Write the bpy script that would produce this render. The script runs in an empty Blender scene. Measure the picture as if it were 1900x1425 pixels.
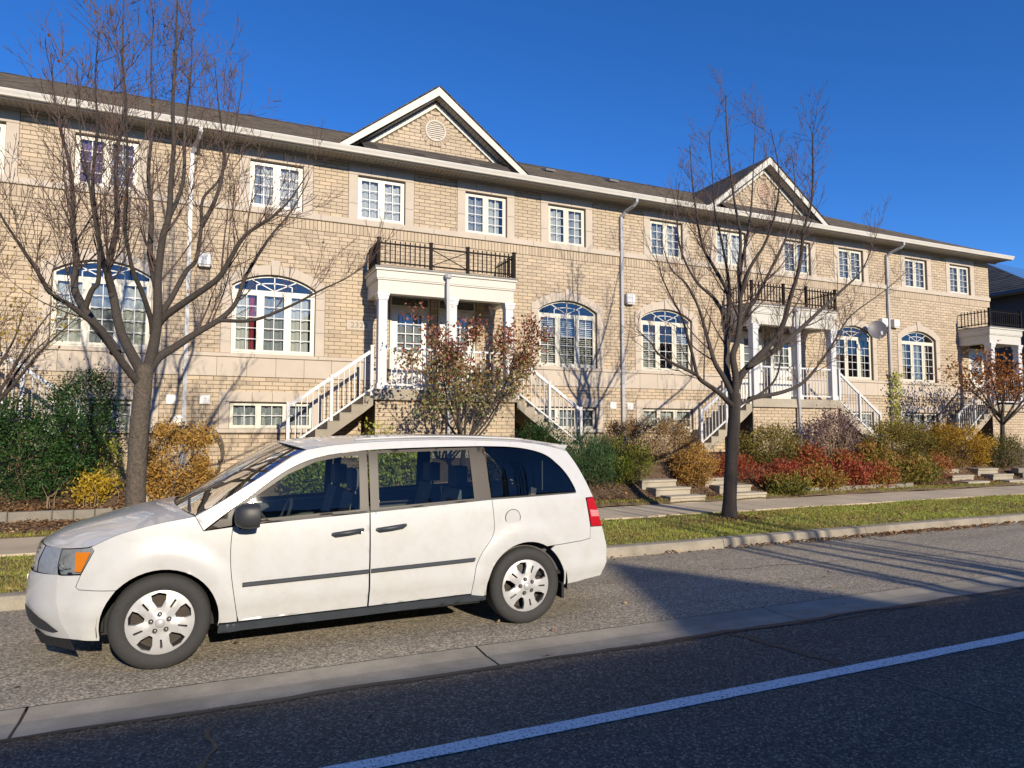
import bpy, math, random
import numpy as np
from mathutils import Vector, Matrix
from mathutils.geometry import delaunay_2d_cdt
R = math.radians
rng = random.Random(11)
nrg = np.random.default_rng(7)
scene = bpy.context.scene

# ------------------------------------------------------------------ camera
CAM_Z = 1.79
YAW, PITCH = R(24.252), R(3.880)
cam_data = bpy.data.cameras.new('camera')
cam = bpy.data.objects.new('camera', cam_data)
scene.collection.objects.link(cam)
cam.location = (0, 0, CAM_Z)
cam.rotation_euler = (R(90) + PITCH, 0, -YAW)
cam_data.sensor_width = 36.0
cam_data.lens = 36.0 * 1290.0 / 1900.0
cam_data.clip_start = 0.05
cam_data.clip_end = 2000
scene.camera = cam

# ------------------------------------------------------------------ sky and sun
SUN_EL, SUN_AZ = R(21.0), R(-4.0)          # the light travels towards +Y, a little to -X
world = bpy.data.worlds.new('World')
scene.world = world
world.use_nodes = True
wn = world.node_tree
wn.nodes.clear()
sky = wn.nodes.new('ShaderNodeTexSky')
sky.sky_type = 'NISHITA'
sky.sun_disc = False
sky.sun_elevation = SUN_EL
sky.sun_rotation = R(176)
sky.altitude = 900
sky.air_density = 0.85
sky.dust_density = 0.1
sky.ozone_density = 6.0
hsv = wn.nodes.new('ShaderNodeHueSaturation')
hsv.inputs['Saturation'].default_value = 1.15
hsv.inputs['Hue'].default_value = 0.508
bg = wn.nodes.new('ShaderNodeBackground')
bg.inputs['Strength'].default_value = 0.14
wo = wn.nodes.new('ShaderNodeOutputWorld')
wn.links.new(sky.outputs[0], hsv.inputs['Color'])
wn.links.new(hsv.outputs[0], bg.inputs[0])
wn.links.new(bg.outputs[0], wo.inputs[0])
sun_data = bpy.data.lights.new('sun', 'SUN')
sun_data.energy = 4.4
sun_data.angle = R(0.53)
sun_data.color = (1.0, 0.88, 0.70)
sun = bpy.data.objects.new('sun', sun_data)
scene.collection.objects.link(sun)
SUN_DIR = Vector((math.sin(SUN_AZ) * math.cos(SUN_EL), math.cos(SUN_AZ) * math.cos(SUN_EL), -math.sin(SUN_EL)))
sun.rotation_euler = SUN_DIR.to_track_quat('-Z', 'Y').to_euler()
sun.location = (0, -20, 20)
vs = scene.view_settings
vs.view_transform = 'Standard'
vs.look = 'None'
vs.exposure = 0.4
vs.gamma = 1.0
vs.use_curve_mapping = False
scene.cycles.max_bounces = 8
scene.cycles.transparent_max_bounces = 24
scene.cycles.caustics_reflective = False
scene.cycles.caustics_refractive = False

# ------------------------------------------------------------------ materials
MATS = {}
def nodes(name):
    m = bpy.data.materials.new(name)
    m.use_nodes = True
    nt = m.node_tree
    return m, nt, nt.nodes['Principled BSDF'], nt.nodes['Material Output']
def lnk(nt, a, b): nt.links.new(a, b)
def rgb(c, k=1.0): return (min(1, c[0] * k), min(1, c[1] * k), min(1, c[2] * k), 1)
def noise(nt, pos, scale, detail=4, rough=.55):
    n = nt.nodes.new('ShaderNodeTexNoise')
    n.inputs['Scale'].default_value = scale
    n.inputs['Detail'].default_value = detail
    n.inputs['Roughness'].default_value = rough
    lnk(nt, pos, n.inputs['Vector'])
    return n.outputs['Fac']
def ramp(nt, fac, stops):
    r = nt.nodes.new('ShaderNodeValToRGB')
    e = r.color_ramp.elements
    while len(e) < len(stops): e.new(0.5)
    for el, (p, c) in zip(e, stops):
        el.position = p
        el.color = c if len(c) == 4 else (*c, 1)
    lnk(nt, fac, r.inputs[0])
    return r.outputs[0]
def mixc(nt, fac, a, b, mode='MIX'):
    m = nt.nodes.new('ShaderNodeMix')
    m.data_type = 'RGBA'
    m.blend_type = mode
    for s, v in ((m.inputs[0], fac), (m.inputs[6], a), (m.inputs[7], b)):
        if isinstance(v, (int, float)): s.default_value = v
        elif isinstance(v, tuple): s.default_value = v if len(v) == 4 else (*v, 1)
        else: lnk(nt, v, s)
    return m.outputs[2]
def bump(nt, h, strength, dist, bsdf):
    b = nt.nodes.new('ShaderNodeBump')
    b.inputs['Strength'].default_value = strength
    b.inputs['Distance'].default_value = dist
    lnk(nt, h, b.inputs['Height'])
    lnk(nt, b.outputs[0], bsdf.inputs['Normal'])
def pos_of(nt):
    return nt.nodes.new('ShaderNodeNewGeometry').outputs['Position']
def attr(nt, name):
    a = nt.nodes.new('ShaderNodeAttribute')
    a.attribute_name = name
    return a.outputs['Fac']
def mk(name, col, rough=.7, var=.12, scale=6., fine=0., fscale=90., bmp=0., bscale=60., bdist=.004, metal=0., coat=0., spec=None, tone=None, stain=0., sscale=1.3):
    """plain procedural surface: colour varied by two noises, optional per-piece tone, optional relief"""
    m, nt, b, o = nodes(name)
    p = pos_of(nt)
    c = mixc(nt, noise(nt, p, scale), rgb(col, 1 - var), rgb(col, 1 + var))
    if tone:
        c = mixc(nt, attr(nt, 'tone'), c, c) if False else c
        t = ramp(nt, attr(nt, 'tone'), tone)
        c = mixc(nt, 1.0, c, t, 'MULTIPLY')
    if stain:
        s = ramp(nt, noise(nt, p, sscale, 5, .65), [(.35, (1 - stain,) * 3), (.62, (1, 1, 1))])
        c = mixc(nt, 1.0, c, s, 'MULTIPLY')
    if fine:
        s = ramp(nt, noise(nt, p, fscale, 2, .6), [(.3, (1 - fine,) * 3), (.7, (1, 1, 1))])
        c = mixc(nt, 1.0, c, s, 'MULTIPLY')
    lnk(nt, c, b.inputs['Base Color'])
    b.inputs['Roughness'].default_value = rough
    b.inputs['Metallic'].default_value = metal
    if coat:
        b.inputs['Coat Weight'].default_value = coat
        b.inputs['Coat Roughness'].default_value = .04
    if spec is not None: b.inputs['Specular IOR Level'].default_value = spec
    if bmp: bump(nt, noise(nt, p, bscale, 3, .6), bmp, bdist, b)
    MATS[name] = m
    return m
def leafmat(name, stops, trans=.35, rough=.55):
    """leaf colour picked per leaf from a ramp, light partly passing through the blade"""
    m, nt, b, o = nodes(name)
    p = pos_of(nt)
    c = ramp(nt, attr(nt, 'tone'), stops)
    c = mixc(nt, 1.0, c, ramp(nt, noise(nt, p, 9, 3), [(.3, (.72, .72, .72)), (.7, (1.15, 1.15, 1.15))]), 'MULTIPLY')
    lnk(nt, c, b.inputs['Base Color'])
    b.inputs['Roughness'].default_value = rough
    b.inputs['Specular IOR Level'].default_value = .3
    t = nt.nodes.new('ShaderNodeBsdfTranslucent')
    lnk(nt, c, t.inputs[0])
    mx = nt.nodes.new('ShaderNodeMixShader')
    mx.inputs[0].default_value = trans
    lnk(nt, b.outputs[0], mx.inputs[1]); lnk(nt, t.outputs[0], mx.inputs[2])
    lnk(nt, mx.outputs[0], o.inputs[0])
    MATS[name] = m
    return m
def glassmat(name, tint, ior=1.5, rough=.01, wob=0.):
    """thin pane: clear tinted pass-through plus a Fresnel mirror"""
    m, nt, b, o = nodes(name)
    nt.nodes.remove(b)
    t = nt.nodes.new('ShaderNodeBsdfTransparent'); t.inputs[0].default_value = (*tint, 1)
    g = nt.nodes.new('ShaderNodeBsdfGlossy'); g.inputs['Roughness'].default_value = rough
    f = nt.nodes.new('ShaderNodeFresnel'); f.inputs[0].default_value = ior
    mx = nt.nodes.new('ShaderNodeMixShader')
    if wob:
        bp = nt.nodes.new('ShaderNodeBump'); bp.inputs['Strength'].default_value = wob; bp.inputs['Distance'].default_value = .01
        lnk(nt, noise(nt, pos_of(nt), 2.2, 2), bp.inputs['Height'])
        lnk(nt, bp.outputs[0], g.inputs['Normal'])
    lnk(nt, f.outputs[0], mx.inputs[0]); lnk(nt, t.outputs[0], mx.inputs[1]); lnk(nt, g.outputs[0], mx.inputs[2])
    lnk(nt, mx.outputs[0], o.inputs[0])
    MATS[name] = m
    return m
def asphalt(name, dark, light, speck, fs=190.):
    m, nt, b, o = nodes(name)
    p = pos_of(nt)
    c = mixc(nt, noise(nt, p, .9, 5, .6), rgb(dark), rgb(light))
    v = nt.nodes.new('ShaderNodeTexVoronoi'); v.inputs['Scale'].default_value = fs
    lnk(nt, p, v.inputs['Vector'])
    sep = nt.nodes.new('ShaderNodeSeparateColor'); lnk(nt, v.outputs['Color'], sep.inputs[0])
    s = ramp(nt, sep.outputs[0], [(.0, (.42, .42, .42)), (.55, (.8, .8, .8)), (.8, (1.25, 1.22, 1.15)), (1., (speck, speck * .97, speck * .9))])
    c = mixc(nt, 1.0, c, s, 'MULTIPLY')
    c = mixc(nt, 1.0, c, ramp(nt, noise(nt, p, 14, 4, .7), [(.3, (.8, .8, .8)), (.7, (1.12, 1.12, 1.12))]), 'MULTIPLY')
    mp = nt.nodes.new('ShaderNodeMapping'); mp.inputs['Scale'].default_value = (.22, 1.7, 1)
    lnk(nt, p, mp.inputs['Vector'])
    c = mixc(nt, 1.0, c, ramp(nt, noise(nt, mp.outputs[0], 1.0, 4, .6), [(.3, (.80, .80, .80)), (.7, (1.12, 1.12, 1.12))]), 'MULTIPLY')
    c = mixc(nt, 1.0, c, ramp(nt, noise(nt, p, 2.3, 6, .7), [(.62, (1, 1, 1)), (.74, (.70, .69, .68))]), 'MULTIPLY')
    lnk(nt, c, b.inputs['Base Color'])
    b.inputs['Roughness'].default_value = .82
    b.inputs['Specular IOR Level'].default_value = .35
    bump(nt, sep.outputs[1], .55, .006, b)
    MATS[name] = m
    return m

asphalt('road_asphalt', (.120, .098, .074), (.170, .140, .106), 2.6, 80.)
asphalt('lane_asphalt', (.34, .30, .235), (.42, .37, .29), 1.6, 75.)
mk('concrete', (.46, .405, .315), .85, .10, 3, .25, 120, .35, 90, .003, stain=.28, sscale=.9)
mk('gutter_concrete', (.40, .36, .285), .85, .10, 4, .25, 140, .3, 120, .003, stain=.35, sscale=1.6)
mk('walk_concrete', (.62, .52, .37), .85, .09, 2, .22, 110, .3, 90, .003, stain=.22, sscale=.8)
mk('block_stone', (.26, .235, .19), .9, .25, 8, .35, 80, .6, 60, .008)
mk('tar', (.022, .021, .020), .6, .2, 12)
mk('soil', (.17, .11, .065), .95, .35, 9, .5, 60, .8, 45, .02)
mk('turf', (.26, .22, .07), .95, .35, 5, .5, 70, .8, 60, .02, stain=.3, sscale=1.1)
mk('far_ground', (.10, .11, .05), .95, .3, .3)
BR = [(0., (.80, .78, .76)), (.35, (.95, .94, .92)), (.7, (1.03, 1.02, 1.0)), (1., (1.12, 1.08, 1.03))]
mk('brick', (.57, .465, .335), .88, .09, 22, .24, 130, .45, 110, .003, tone=BR, stain=.10, sscale=.55)
mk('mortar', (.20, .155, .11), .95, .15, 30, .3, 150)
mk('cast_stone', (.55, .475, .385), .85, .06, 3, .12, 120, .15, 140, .002, stain=.08, sscale=2)
mk('trim_paint', (.56, .54, .475), .5, .04, 3, stain=.06)
mk('frame_vinyl', (.64, .61, .51), .4, .03, 3)
mk('white_paint', (.63, .635, .64), .45, .04, 4, .06, 60)
mk('soffit_metal', (.30, .28, .25), .55, .05, 4)
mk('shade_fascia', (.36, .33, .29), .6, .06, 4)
mk('gutter_metal', (.72, .69, .62), .35, .05, 4, stain=.1)
mk('downspout_metal', (.42, .43, .45), .4, .06, 4, stain=.15)
mk('dark_metal', (.014, .011, .010), .7, .15, 8, spec=.15)
mk('flashing', (.15, .145, .14), .5, .1, 4)
SH = [(0., (.55, .55, .55)), (.5, (1., 1., 1.)), (1., (1.45, 1.4, 1.35))]
mk('shingle', (.105, .088, .072), .95, .2, 14, .45, 110, .6, 90, .006, tone=SH)
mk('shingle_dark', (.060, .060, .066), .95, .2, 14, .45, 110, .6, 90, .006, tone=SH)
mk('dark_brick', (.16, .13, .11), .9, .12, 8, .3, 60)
mk('sky_grey_backing', (.34, .36, .38), .9, .08, 6)  # added sheet behind panes, its grey-blue stands in for reflected sky
mk('kerb_concrete', (.38, .335, .26), .88, .12, 4, .3, 100, .4, 90, .004, stain=.35, sscale=1.8)
mk('porch_ceiling', (.52, .49, .43), .6, .05, 4)
mk('interior', (.20, .19, .18), .9, .2, 1.5)
mk('sheer', (.74, .73, .72), .9, .05, 6)
mk('linen', (.66, .66, .62), .9, .05, 6)
mk('purple_cloth', (.26, .16, .32), .9, .1, 6)
mk('red_cloth', (.42, .04, .05), .9, .1, 6)
mk('yellow_cloth', (.62, .52, .30), .9, .1, 6)
mk('blind_white', (.74, .72, .68), .6, .03, 6)
mk('door_paint', (.70, .68, .62), .45, .03, 4)
mk('vent_orange', (.50, .36, .26), .7, .25, 9)
mk('vent_beige', (.60, .54, .45), .6, .06, 9, stain=.15, sscale=6)
mk('plastic_white', (.70, .69, .66), .5, .04, 6)
mk('dish_grey', (.115, .110, .125), .5, .05, 5)
mk('hose_rubber', (.10, .075, .055), .5, .1, 8)
mk('sticker_blue', (.10, .32, .62), .4, .1, 30)
mk('digits', (.22, .19, .14), .6, .05, 6)
mk('lamp_metal', (.46, .46, .48), .5, .08, 6)
mk('dead_stem', (.34, .25, .15), .9, .2, 12)
glassmat('window_glass', (.80, .85, .86), 2.3, .01, .05)
glassmat('van_glass', (.80, .90, .86), 1.5, .01)
glassmat('van_glass_dark', (.32, .36, .40), 1.52, .01)
glassmat('lamp_lens', (.86, .88, .9), 1.5, .03)

# ------------------------------------------------------------------ objects
COL = scene.collection
ROOT = {}
def tag(o, label=None, cat=None, group=None, kind=None):
    if label: o['label'] = label
    if cat: o['category'] = cat
    if group: o['group'] = group
    if kind: o['kind'] = kind
    return o
def thing(name, label, cat, loc, group=None):
    o = bpy.data.objects.new(name, None)
    o.empty_display_size = .2
    COL.objects.link(o)
    o.location = loc
    ROOT[o] = np.array(loc, float)
    return tag(o, label, cat, group)
def setting(name, loc=(0, 0, 0)):
    o = bpy.data.objects.new(name, None)
    COL.objects.link(o)
    o.location = loc
    ROOT[o] = np.array(loc, float)
    return tag(o, kind='structure')
class MB:
    def __init__(s): s.v = []; s.f = []; s.t = []
    def add(s, verts, faces, tone=0.5):
        n = len(s.v)
        s.v.extend(verts)
        for f in faces:
            s.f.append(tuple(i + n for i in f)); s.t.append(tone)
        return s
    def box(s, x0, x1, y0, y1, z0, z1, tone=.5):
        return s.add([(x0, y0, z0), (x1, y0, z0), (x1, y1, z0), (x0, y1, z0), (x0, y0, z1), (x1, y0, z1), (x1, y1, z1), (x0, y1, z1)],
                     [(0, 3, 2, 1), (4, 5, 6, 7), (0, 1, 5, 4), (1, 2, 6, 5), (2, 3, 7, 6), (3, 0, 4, 7)], tone)
    def cbox(s, x0, x1, y0, y1, z0, z1, c, tone=.5):
        """box with chamfered edges on its front (-Y) and top"""
        v = [(x0, y1, z0), (x1, y1, z0), (x1, y1, z1), (x0, y1, z1),
             (x0, y0 + c, z0), (x1, y0 + c, z0), (x1, y0 + c, z1), (x0, y0 + c, z1),
             (x0 + c, y0, z0 + c), (x1 - c, y0, z0 + c), (x1 - c, y0, z1 - c), (x0 + c, y0, z1 - c)]
        f = [(8, 9, 10, 11), (4, 5, 9, 8), (5, 6, 10, 9), (6, 7, 11, 10), (7, 4, 8, 11),
             (0, 1, 5, 4), (1, 2, 6, 5), (2, 3, 7, 6), (3, 0, 4, 7)]
        return s.add(v, f, tone)
    def beam(s, a, b, w, h, up=(0, 0, 1), tone=.5):
        a = Vector(a); b = Vector(b); d = (b - a).normalized()
        sx = d.cross(Vector(up))
        if sx.length < 1e-4: sx = d.cross(Vector((0, 1, 0)))
        sx.normalize(); uz = sx.cross(d).normalized()
        v = []
        for p in (a, b):
            for i, j in ((-1, -1), (1, -1), (1, 1), (-1, 1)):
                v.append(tuple(p + sx * i * w / 2 + uz * j * h / 2))
        return s.add(v, [(0, 1, 2, 3), (7, 6, 5, 4), (0, 4, 5, 1), (1, 5, 6, 2), (2, 6, 7, 3), (3, 7, 4, 0)], tone)
    def tube(s, pts, rad, n=6, cap=True, tone=.5):
        P = [Vector(p) for p in pts]
        m = len(P)
        if not hasattr(rad, '__len__'): rad = [rad] * m
        rings = []
        ref = None
        for i in range(m):
            d = (P[min(i + 1, m - 1)] - P[max(i - 1, 0)])
            if d.length < 1e-7: d = Vector((0, 0, 1))
            d.normalize()
            if ref is None or abs(ref.dot(d)) > .98:
                ref = Vector((1, 0, 0)) if abs(d.x) < .8 else Vector((0, 1, 0))
            a = d.cross(ref).normalized(); c = d.cross(a).normalized()
            ref = a.cross(d).normalized() * 1.0
            ref = c
            ref = Vector((1, 0, 0)) if abs(d.x) < .8 else Vector((0, 1, 0))
            rings.append([tuple(P[i] + (a * math.cos(k * 2 * math.pi / n) + c * math.sin(k * 2 * math.pi / n)) * rad[i]) for k in range(n)])
        v = [q for r in rings for q in r]
        f = []
        for i in range(m - 1):
            for k in range(n):
                f.append((i * n + k, i * n + (k + 1) % n, (i + 1) * n + (k + 1) % n, (i + 1) * n + k))
        if cap:
            f.append(tuple(range(n))); f.append(tuple(range((m - 1) * n, m * n)))
        return s.add(v, f, tone)
    def lathe(s, prof, c, axis='y', n=32, tone=.5):
        """profile of (radius, offset along axis) turned about an axis through c"""
        v = []; f = []
        for r, o in prof:
            for k in range(n):
                a = 2 * math.pi * k / n
                p, q = r * math.cos(a), r * math.sin(a)
                v.append({'y': (c[0] + p, c[1] + o, c[2] + q), 'z': (c[0] + p, c[1] + q, c[2] + o), 'x': (c[0] + o, c[1] + p, c[2] + q)}[axis])
        for i in range(len(prof) - 1):
            for k in range(n):
                f.append((i * n + k, i * n + (k + 1) % n, (i + 1) * n + (k + 1) % n, (i + 1) * n + k))
        return s.add(v, f, tone)
    def poly(s, outer, y0, y1, holes=(), tone=.5, back=True):
        """flat outline in (x, z), with holes, given thickness between y0 (front) and y1"""
        pts, tris, loops = cdt(outer, holes)
        n = len(pts)
        v = [(p[0], y0, p[1]) for p in pts] + [(p[0], y1, p[1]) for p in pts]
        f = [t for t in tris]
        if back: f += [tuple(i + n for i in reversed(t)) for t in tris]
        s.add(v, f, tone)
        for lp in [outer] + list(holes):
            m = len(lp)
            vv = [(p[0], y0, p[1]) for p in lp] + [(p[0], y1, p[1]) for p in lp]
            s.add(vv, [(i, (i + 1) % m, (i + 1) % m + m, i + m) for i in range(m)], tone)
        return s
def inpoly(p, poly):
    x, y = p; c = False; j = len(poly) - 1
    for i in range(len(poly)):
        xi, yi = poly[i]; xj, yj = poly[j]
        if (yi > y) != (yj > y) and x < (xj - xi) * (y - yi) / (yj - yi) + xi: c = not c
        j = i
    return c
def cdt(outer, holes=(), inner=()):
    vs_ = []; ed = []
    for lp in [outer] + list(holes):
        n = len(vs_)
        vs_ += [Vector((p[0], p[1])) for p in lp]
        ed += [(n + i, n + (i + 1) % len(lp)) for i in range(len(lp))]
    vs_ += [Vector(p) for p in inner]
    r = delaunay_2d_cdt(vs_, ed, [], 0, 1e-6)
    pts = [(p.x, p.y) for p in r[0]]
    tris = []
    for f in r[2]:
        c = (sum(pts[i][0] for i in f) / len(f), sum(pts[i][1] for i in f) / len(f))
        if inpoly(c, outer) and not any(inpoly(c, h) for h in holes): tris.append(tuple(f))
    return pts, tris, None
def mesh_of(name, v, f, tones=None, smooth=False):
    me = bpy.data.meshes.new(name)
    me.from_pydata([tuple(p) for p in v], [], f)
    if tones is not None:
        a = me.attributes.new('tone', 'FLOAT', 'FACE')
        a.data.foreach_set('value', np.array(tones, dtype=np.float32))
    if smooth:
        me.polygons.foreach_set('use_smooth', [True] * len(me.polygons))
    me.update()
    return me
def place(me, name, mat, parent, off):
    me.materials.append(MATS[mat] if isinstance(mat, str) else mat)
    o = bpy.data.objects.new(name, me)
    COL.objects.link(o)
    if parent is not None:
        o.parent = parent
        ROOT[o] = ROOT[parent]
    else:
        o.location = off
        ROOT[o] = np.array(off, float)
    return o
def obj(name, mb, mat, parent=None, smooth=False, kind=None, loc=None):
    """link a collected mesh as ONE object, in its thing's own coordinates"""
    v = np.array(mb.v, float)
    if parent is not None: off = ROOT[parent]
    elif loc is not None: off = np.array(loc, float)
    else:
        mn, mx_ = v.min(0), v.max(0)
        off = np.array([(mn[0] + mx_[0]) / 2, (mn[1] + mx_[1]) / 2, mn[2]])
    me = mesh_of(name, v - off, mb.f, mb.t, smooth)
    o = place(me, name, mat, parent, off)
    if kind: o['kind'] = kind
    return o
def fast_mesh(name, V, F, tone, mat, parent=None, off=(0, 0, 0), smooth=False):
    """numpy mesh of many quads or triangles (leaves, blades)"""
    off = ROOT[parent] if parent is not None else np.array(off, float)
    V = np.asarray(V, float) - off
    k = F.shape[1]
    me = bpy.data.meshes.new(name)
    me.vertices.add(len(V)); me.vertices.foreach_set('co', V.astype(np.float32).ravel())
    me.loops.add(F.size); me.loops.foreach_set('vertex_index', F.astype(np.int32).ravel())
    me.polygons.add(len(F))
    me.polygons.foreach_set('loop_start', np.arange(0, F.size, k, dtype=np.int32))
    a = me.attributes.new('tone', 'FLOAT', 'FACE')
    a.data.foreach_set('value', np.asarray(tone, dtype=np.float32))
    me.update(calc_edges=True)
    return place(me, name, mat, parent, off)
def unit(a):
    return a / np.maximum(np.linalg.norm(a, axis=1, keepdims=True), 1e-9)
def leaf_quads(C, A, S, L, W, fold=.15):
    """one kite-shaped, slightly cupped leaf per row: centre, long axis, side axis, length, width"""
    A = unit(A); S = unit(S - A * (A * S).sum(1, keepdims=True)); N = np.cross(A, S)
    L = np.asarray(L).reshape(-1, 1); W = np.asarray(W).reshape(-1, 1)
    v = np.stack([C - A * L / 2, C + S * W / 2 + N * W * fold - A * L * .05, C + A * L / 2, C - S * W / 2 + N * W * fold - A * L * .05], 1).reshape(-1, 3)
    return v, np.arange(len(C) * 4).reshape(-1, 4)
def text_mesh(txt, size, ext):
    cu = bpy.data.curves.new('lettering', 'FONT')
    cu.body = txt; cu.size = size; cu.extrude = ext; cu.align_x = 'CENTER'; cu.align_y = 'CENTER'
    t = bpy.data.objects.new('lettering', cu)
    COL.objects.link(t)
    bpy.context.view_layer.update()
    me = bpy.data.meshes.new_from_object(t.evaluated_get(bpy.context.evaluated_depsgraph_get()))
    v = [(p.co.x, -p.co.z, p.co.y) for p in me.vertices]; f = [tuple(p.vertices) for p in me.polygons]
    bpy.data.objects.remove(t); bpy.data.curves.remove(cu); bpy.data.meshes.remove(me)
    return v, f
def ss(a, b, x):
    t = min(1, max(0, (x - a) / (b - a)))
    return t * t * (3 - 2 * t)
# ------------------------------------------------------------------ ground
FAC = 16.2                       # plane of the brick face
X0, X1 = -14.0, 75.0
def terr(x, y):
    """height of the front gardens"""
    hi = .84 + .34 * ss(.9, 2.2, x)
    if x < -1.25: return .49 + (hi - .49) * ss(13.6, 15.2, y) if y > 13.5 else .23 + .11 * ss(12.6, 13.5, y)
    return .27 + (hi - .27) * ss(12.62, 15.0, y)
def sheet(name, xs, ys, zf, mat, kind='structure'):
    mb = MB()
    for y in ys:
        for x in xs: mb.v.append((x, y, zf(x, y)))
    n = len(xs)
    for j in range(len(ys) - 1):
        for i in range(n - 1):
            mb.f.append((j * n + i, j * n + i + 1, (j + 1) * n + i + 1, (j + 1) * n + i)); mb.t.append(.5)
    return obj(name, mb, mat, smooth=True, kind=kind)
sheet('ground', [-400, -60, 0, 60, 400], [-400, -60, 0, 60, 400], lambda x, y: -.06, 'far_ground')
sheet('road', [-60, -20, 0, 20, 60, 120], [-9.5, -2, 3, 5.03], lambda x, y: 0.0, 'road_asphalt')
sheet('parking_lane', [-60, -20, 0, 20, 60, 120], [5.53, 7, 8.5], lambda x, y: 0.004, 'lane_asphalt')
# concrete gutter band between the road and the parking lane, cast in bays
g = setting('gutter_band', (0, 5.28, 0))
for k in range(-6, 26):
    xa = -.95 + 3.12 * k; xb = xa + 3.10
    mb = MB(); zc = -.012
    v = []
    for x in (xa, xb):
        v += [(x, 5.034, -.003), (x, 5.20, -.006), (x, 5.30, zc), (x, 5.42, -.004), (x, 5.526, .002), (x, 5.526, -.05), (x, 5.034, -.05)]
    mb.add(v, [(i, i + 1, i + 8, i + 7) for i in range(5)] + [tuple(range(7)), tuple(range(13, 6, -1)), (6, 0, 7, 13)])
    obj('gutter_bay', mb, 'gutter_concrete', g)
# kerb in sections
g = setting('kerb', (0, 8.6, 0))
for k in range(-5, 25):
    xa = -1.9 + 3.1 * k; xb = xa + 3.09
    dz = rng.uniform(-.004, .004)
    prof = [(8.50, -.05), (8.50, .015), (8.515, .105), (8.54, .138 + dz), (8.60, .145 + dz), (8.70, .145 + dz), (8.70, -.05)]
    mb = MB()
    mb.add([(x, a, b) for x in (xa, xb) for a, b in prof], [(i, i + 1, i + 8, i + 7) for i in range(6)] + [tuple(range(7)), tuple(range(13, 6, -1))])
    obj('kerb_section', mb, 'kerb_concrete', g)
# grass verge, pavement
def verge_z(x, y): return .13 + .05 * ss(8.7, 10.9, y) + .012 * math.sin(x * 2.1 + y) * math.sin(y * 2.7)
sheet('verge', [X0 + i * .5 for i in range(179)], [8.695 + i * .282 for i in range(9)], verge_z, 'turf')
g = setting('pavement', (0, 11.7, 0))
for k in range(-9, 50):
    xa = .35 + 1.52 * k; xb = xa + 1.512
    mb = MB(); dz = rng.uniform(-.003, .003)
    mb.box(xa, xb, 10.95, 12.55, .0, .205 + dz)
    obj('pavement_slab', mb, 'walk_concrete', g)
ys = [12.552, 12.62, 12.8, 13.0, 13.2, 13.49, 13.51] + [13.7 + .3 * i for i in range(9)] + [16.6]
def garden_z(x, y):
    z = terr(x, y) if y > 12.6 else .215
    return z + .015 * math.sin(x * 3.3) * math.sin(y * 4.1)
sheet('garden_bed', [X0 + i * .4 for i in range(224)], ys, garden_z, 'soil')
sheet('back_yard', [-60, 0, 60, 120], [16.4, 60], lambda x, y: .8, 'far_ground')
# far side of the street, behind the viewer
sheet('far_pavement', [-60, 0, 60, 120], [-13, -11.5], lambda x, y: .16, 'walk_concrete')
sheet('far_lawn', [-60, 0, 60, 120], [-40, -13.004], lambda x, y: .17, 'turf')
sheet('far_verge', [-60, 0, 60, 120], [-11.496, -9.504], lambda x, y: .15, 'turf')

# painted line and repairs on the road
m, nt, b, o = nodes('line_paint')
p = pos_of(nt)
w = ramp(nt, noise(nt, p, 60, 4, .7), [(.36, (0, 0, 0)), (.46, (1, 1, 1))])
c = mixc(nt, w, (.085, .080, .075), (.82, .80, .76))
lnk(nt, c, b.inputs['Base Color']); b.inputs['Roughness'].default_value = .75
bump(nt, noise(nt, p, 160, 2), .4, .004, b)
MATS['line_paint'] = m
def strip(name, pts, w, z, mat, jag=.0):
    mb = MB(); v = []
    for i, (x, y) in enumerate(pts):
        a = pts[max(0, i - 1)]; c = pts[min(len(pts) - 1, i + 1)]
        d = math.hypot(c[0] - a[0], c[1] - a[1]); nx, ny = -(c[1] - a[1]) / d, (c[0] - a[0]) / d
        h1 = w / 2 + rng.uniform(-jag, jag); h2 = w / 2 + rng.uniform(-jag, jag)
        v += [(x + nx * h1, y + ny * h1, z), (x - nx * h2, y - ny * h2, z)]
    mb.add(v, [(2 * i, 2 * i + 1, 2 * i + 3, 2 * i + 2) for i in range(len(pts) - 1)])
    return obj(name, mb, mat, kind='structure')
strip('lane_line', [(-20 + i * .12, 3.842) for i in range(0, 420)], .125, .005, 'line_paint', .004)
def wob(x0, y0, x1, y1, n, a):
    return [(x0 + (x1 - x0) * i / n + a * math.sin(i * 1.3 + x0), y0 + (y1 - y0) * i / n + a * math.sin(i * .9 + y0 * 3)) for i in range(n + 1)]
strip('tar_seam', wob(-12, 4.985, 14, 4.985, 110, .016), .055, .0065, 'tar', .016)
strip('tar_seam', wob(4.35, 4.96, 4.55, 3.95, 14, .02), .05, .0045, 'tar', .014)
strip('tar_seam', wob(.15, 4.95, .0, 3.2, 18, .03), .035, .0045, 'tar', .02)
strip('tar_seam', wob(2.9, 4.98, 14, 4.72, 40, .03), .02, .0045, 'tar', .008)
strip('tar_seam', wob(-1.6, 4.4, 1.2, 3.5, 30, .05), .012, .0045, 'tar', .006)
strip('tar_seam', wob(6.2, 7.2, 12.5, 6.5, 40, .05), .012, .0085, 'tar', .006)
strip('chalk_mark', wob(4.62, 3.72, 4.7, 2.85, 16, .01), .018, .0045, 'block_stone', .006)
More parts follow.
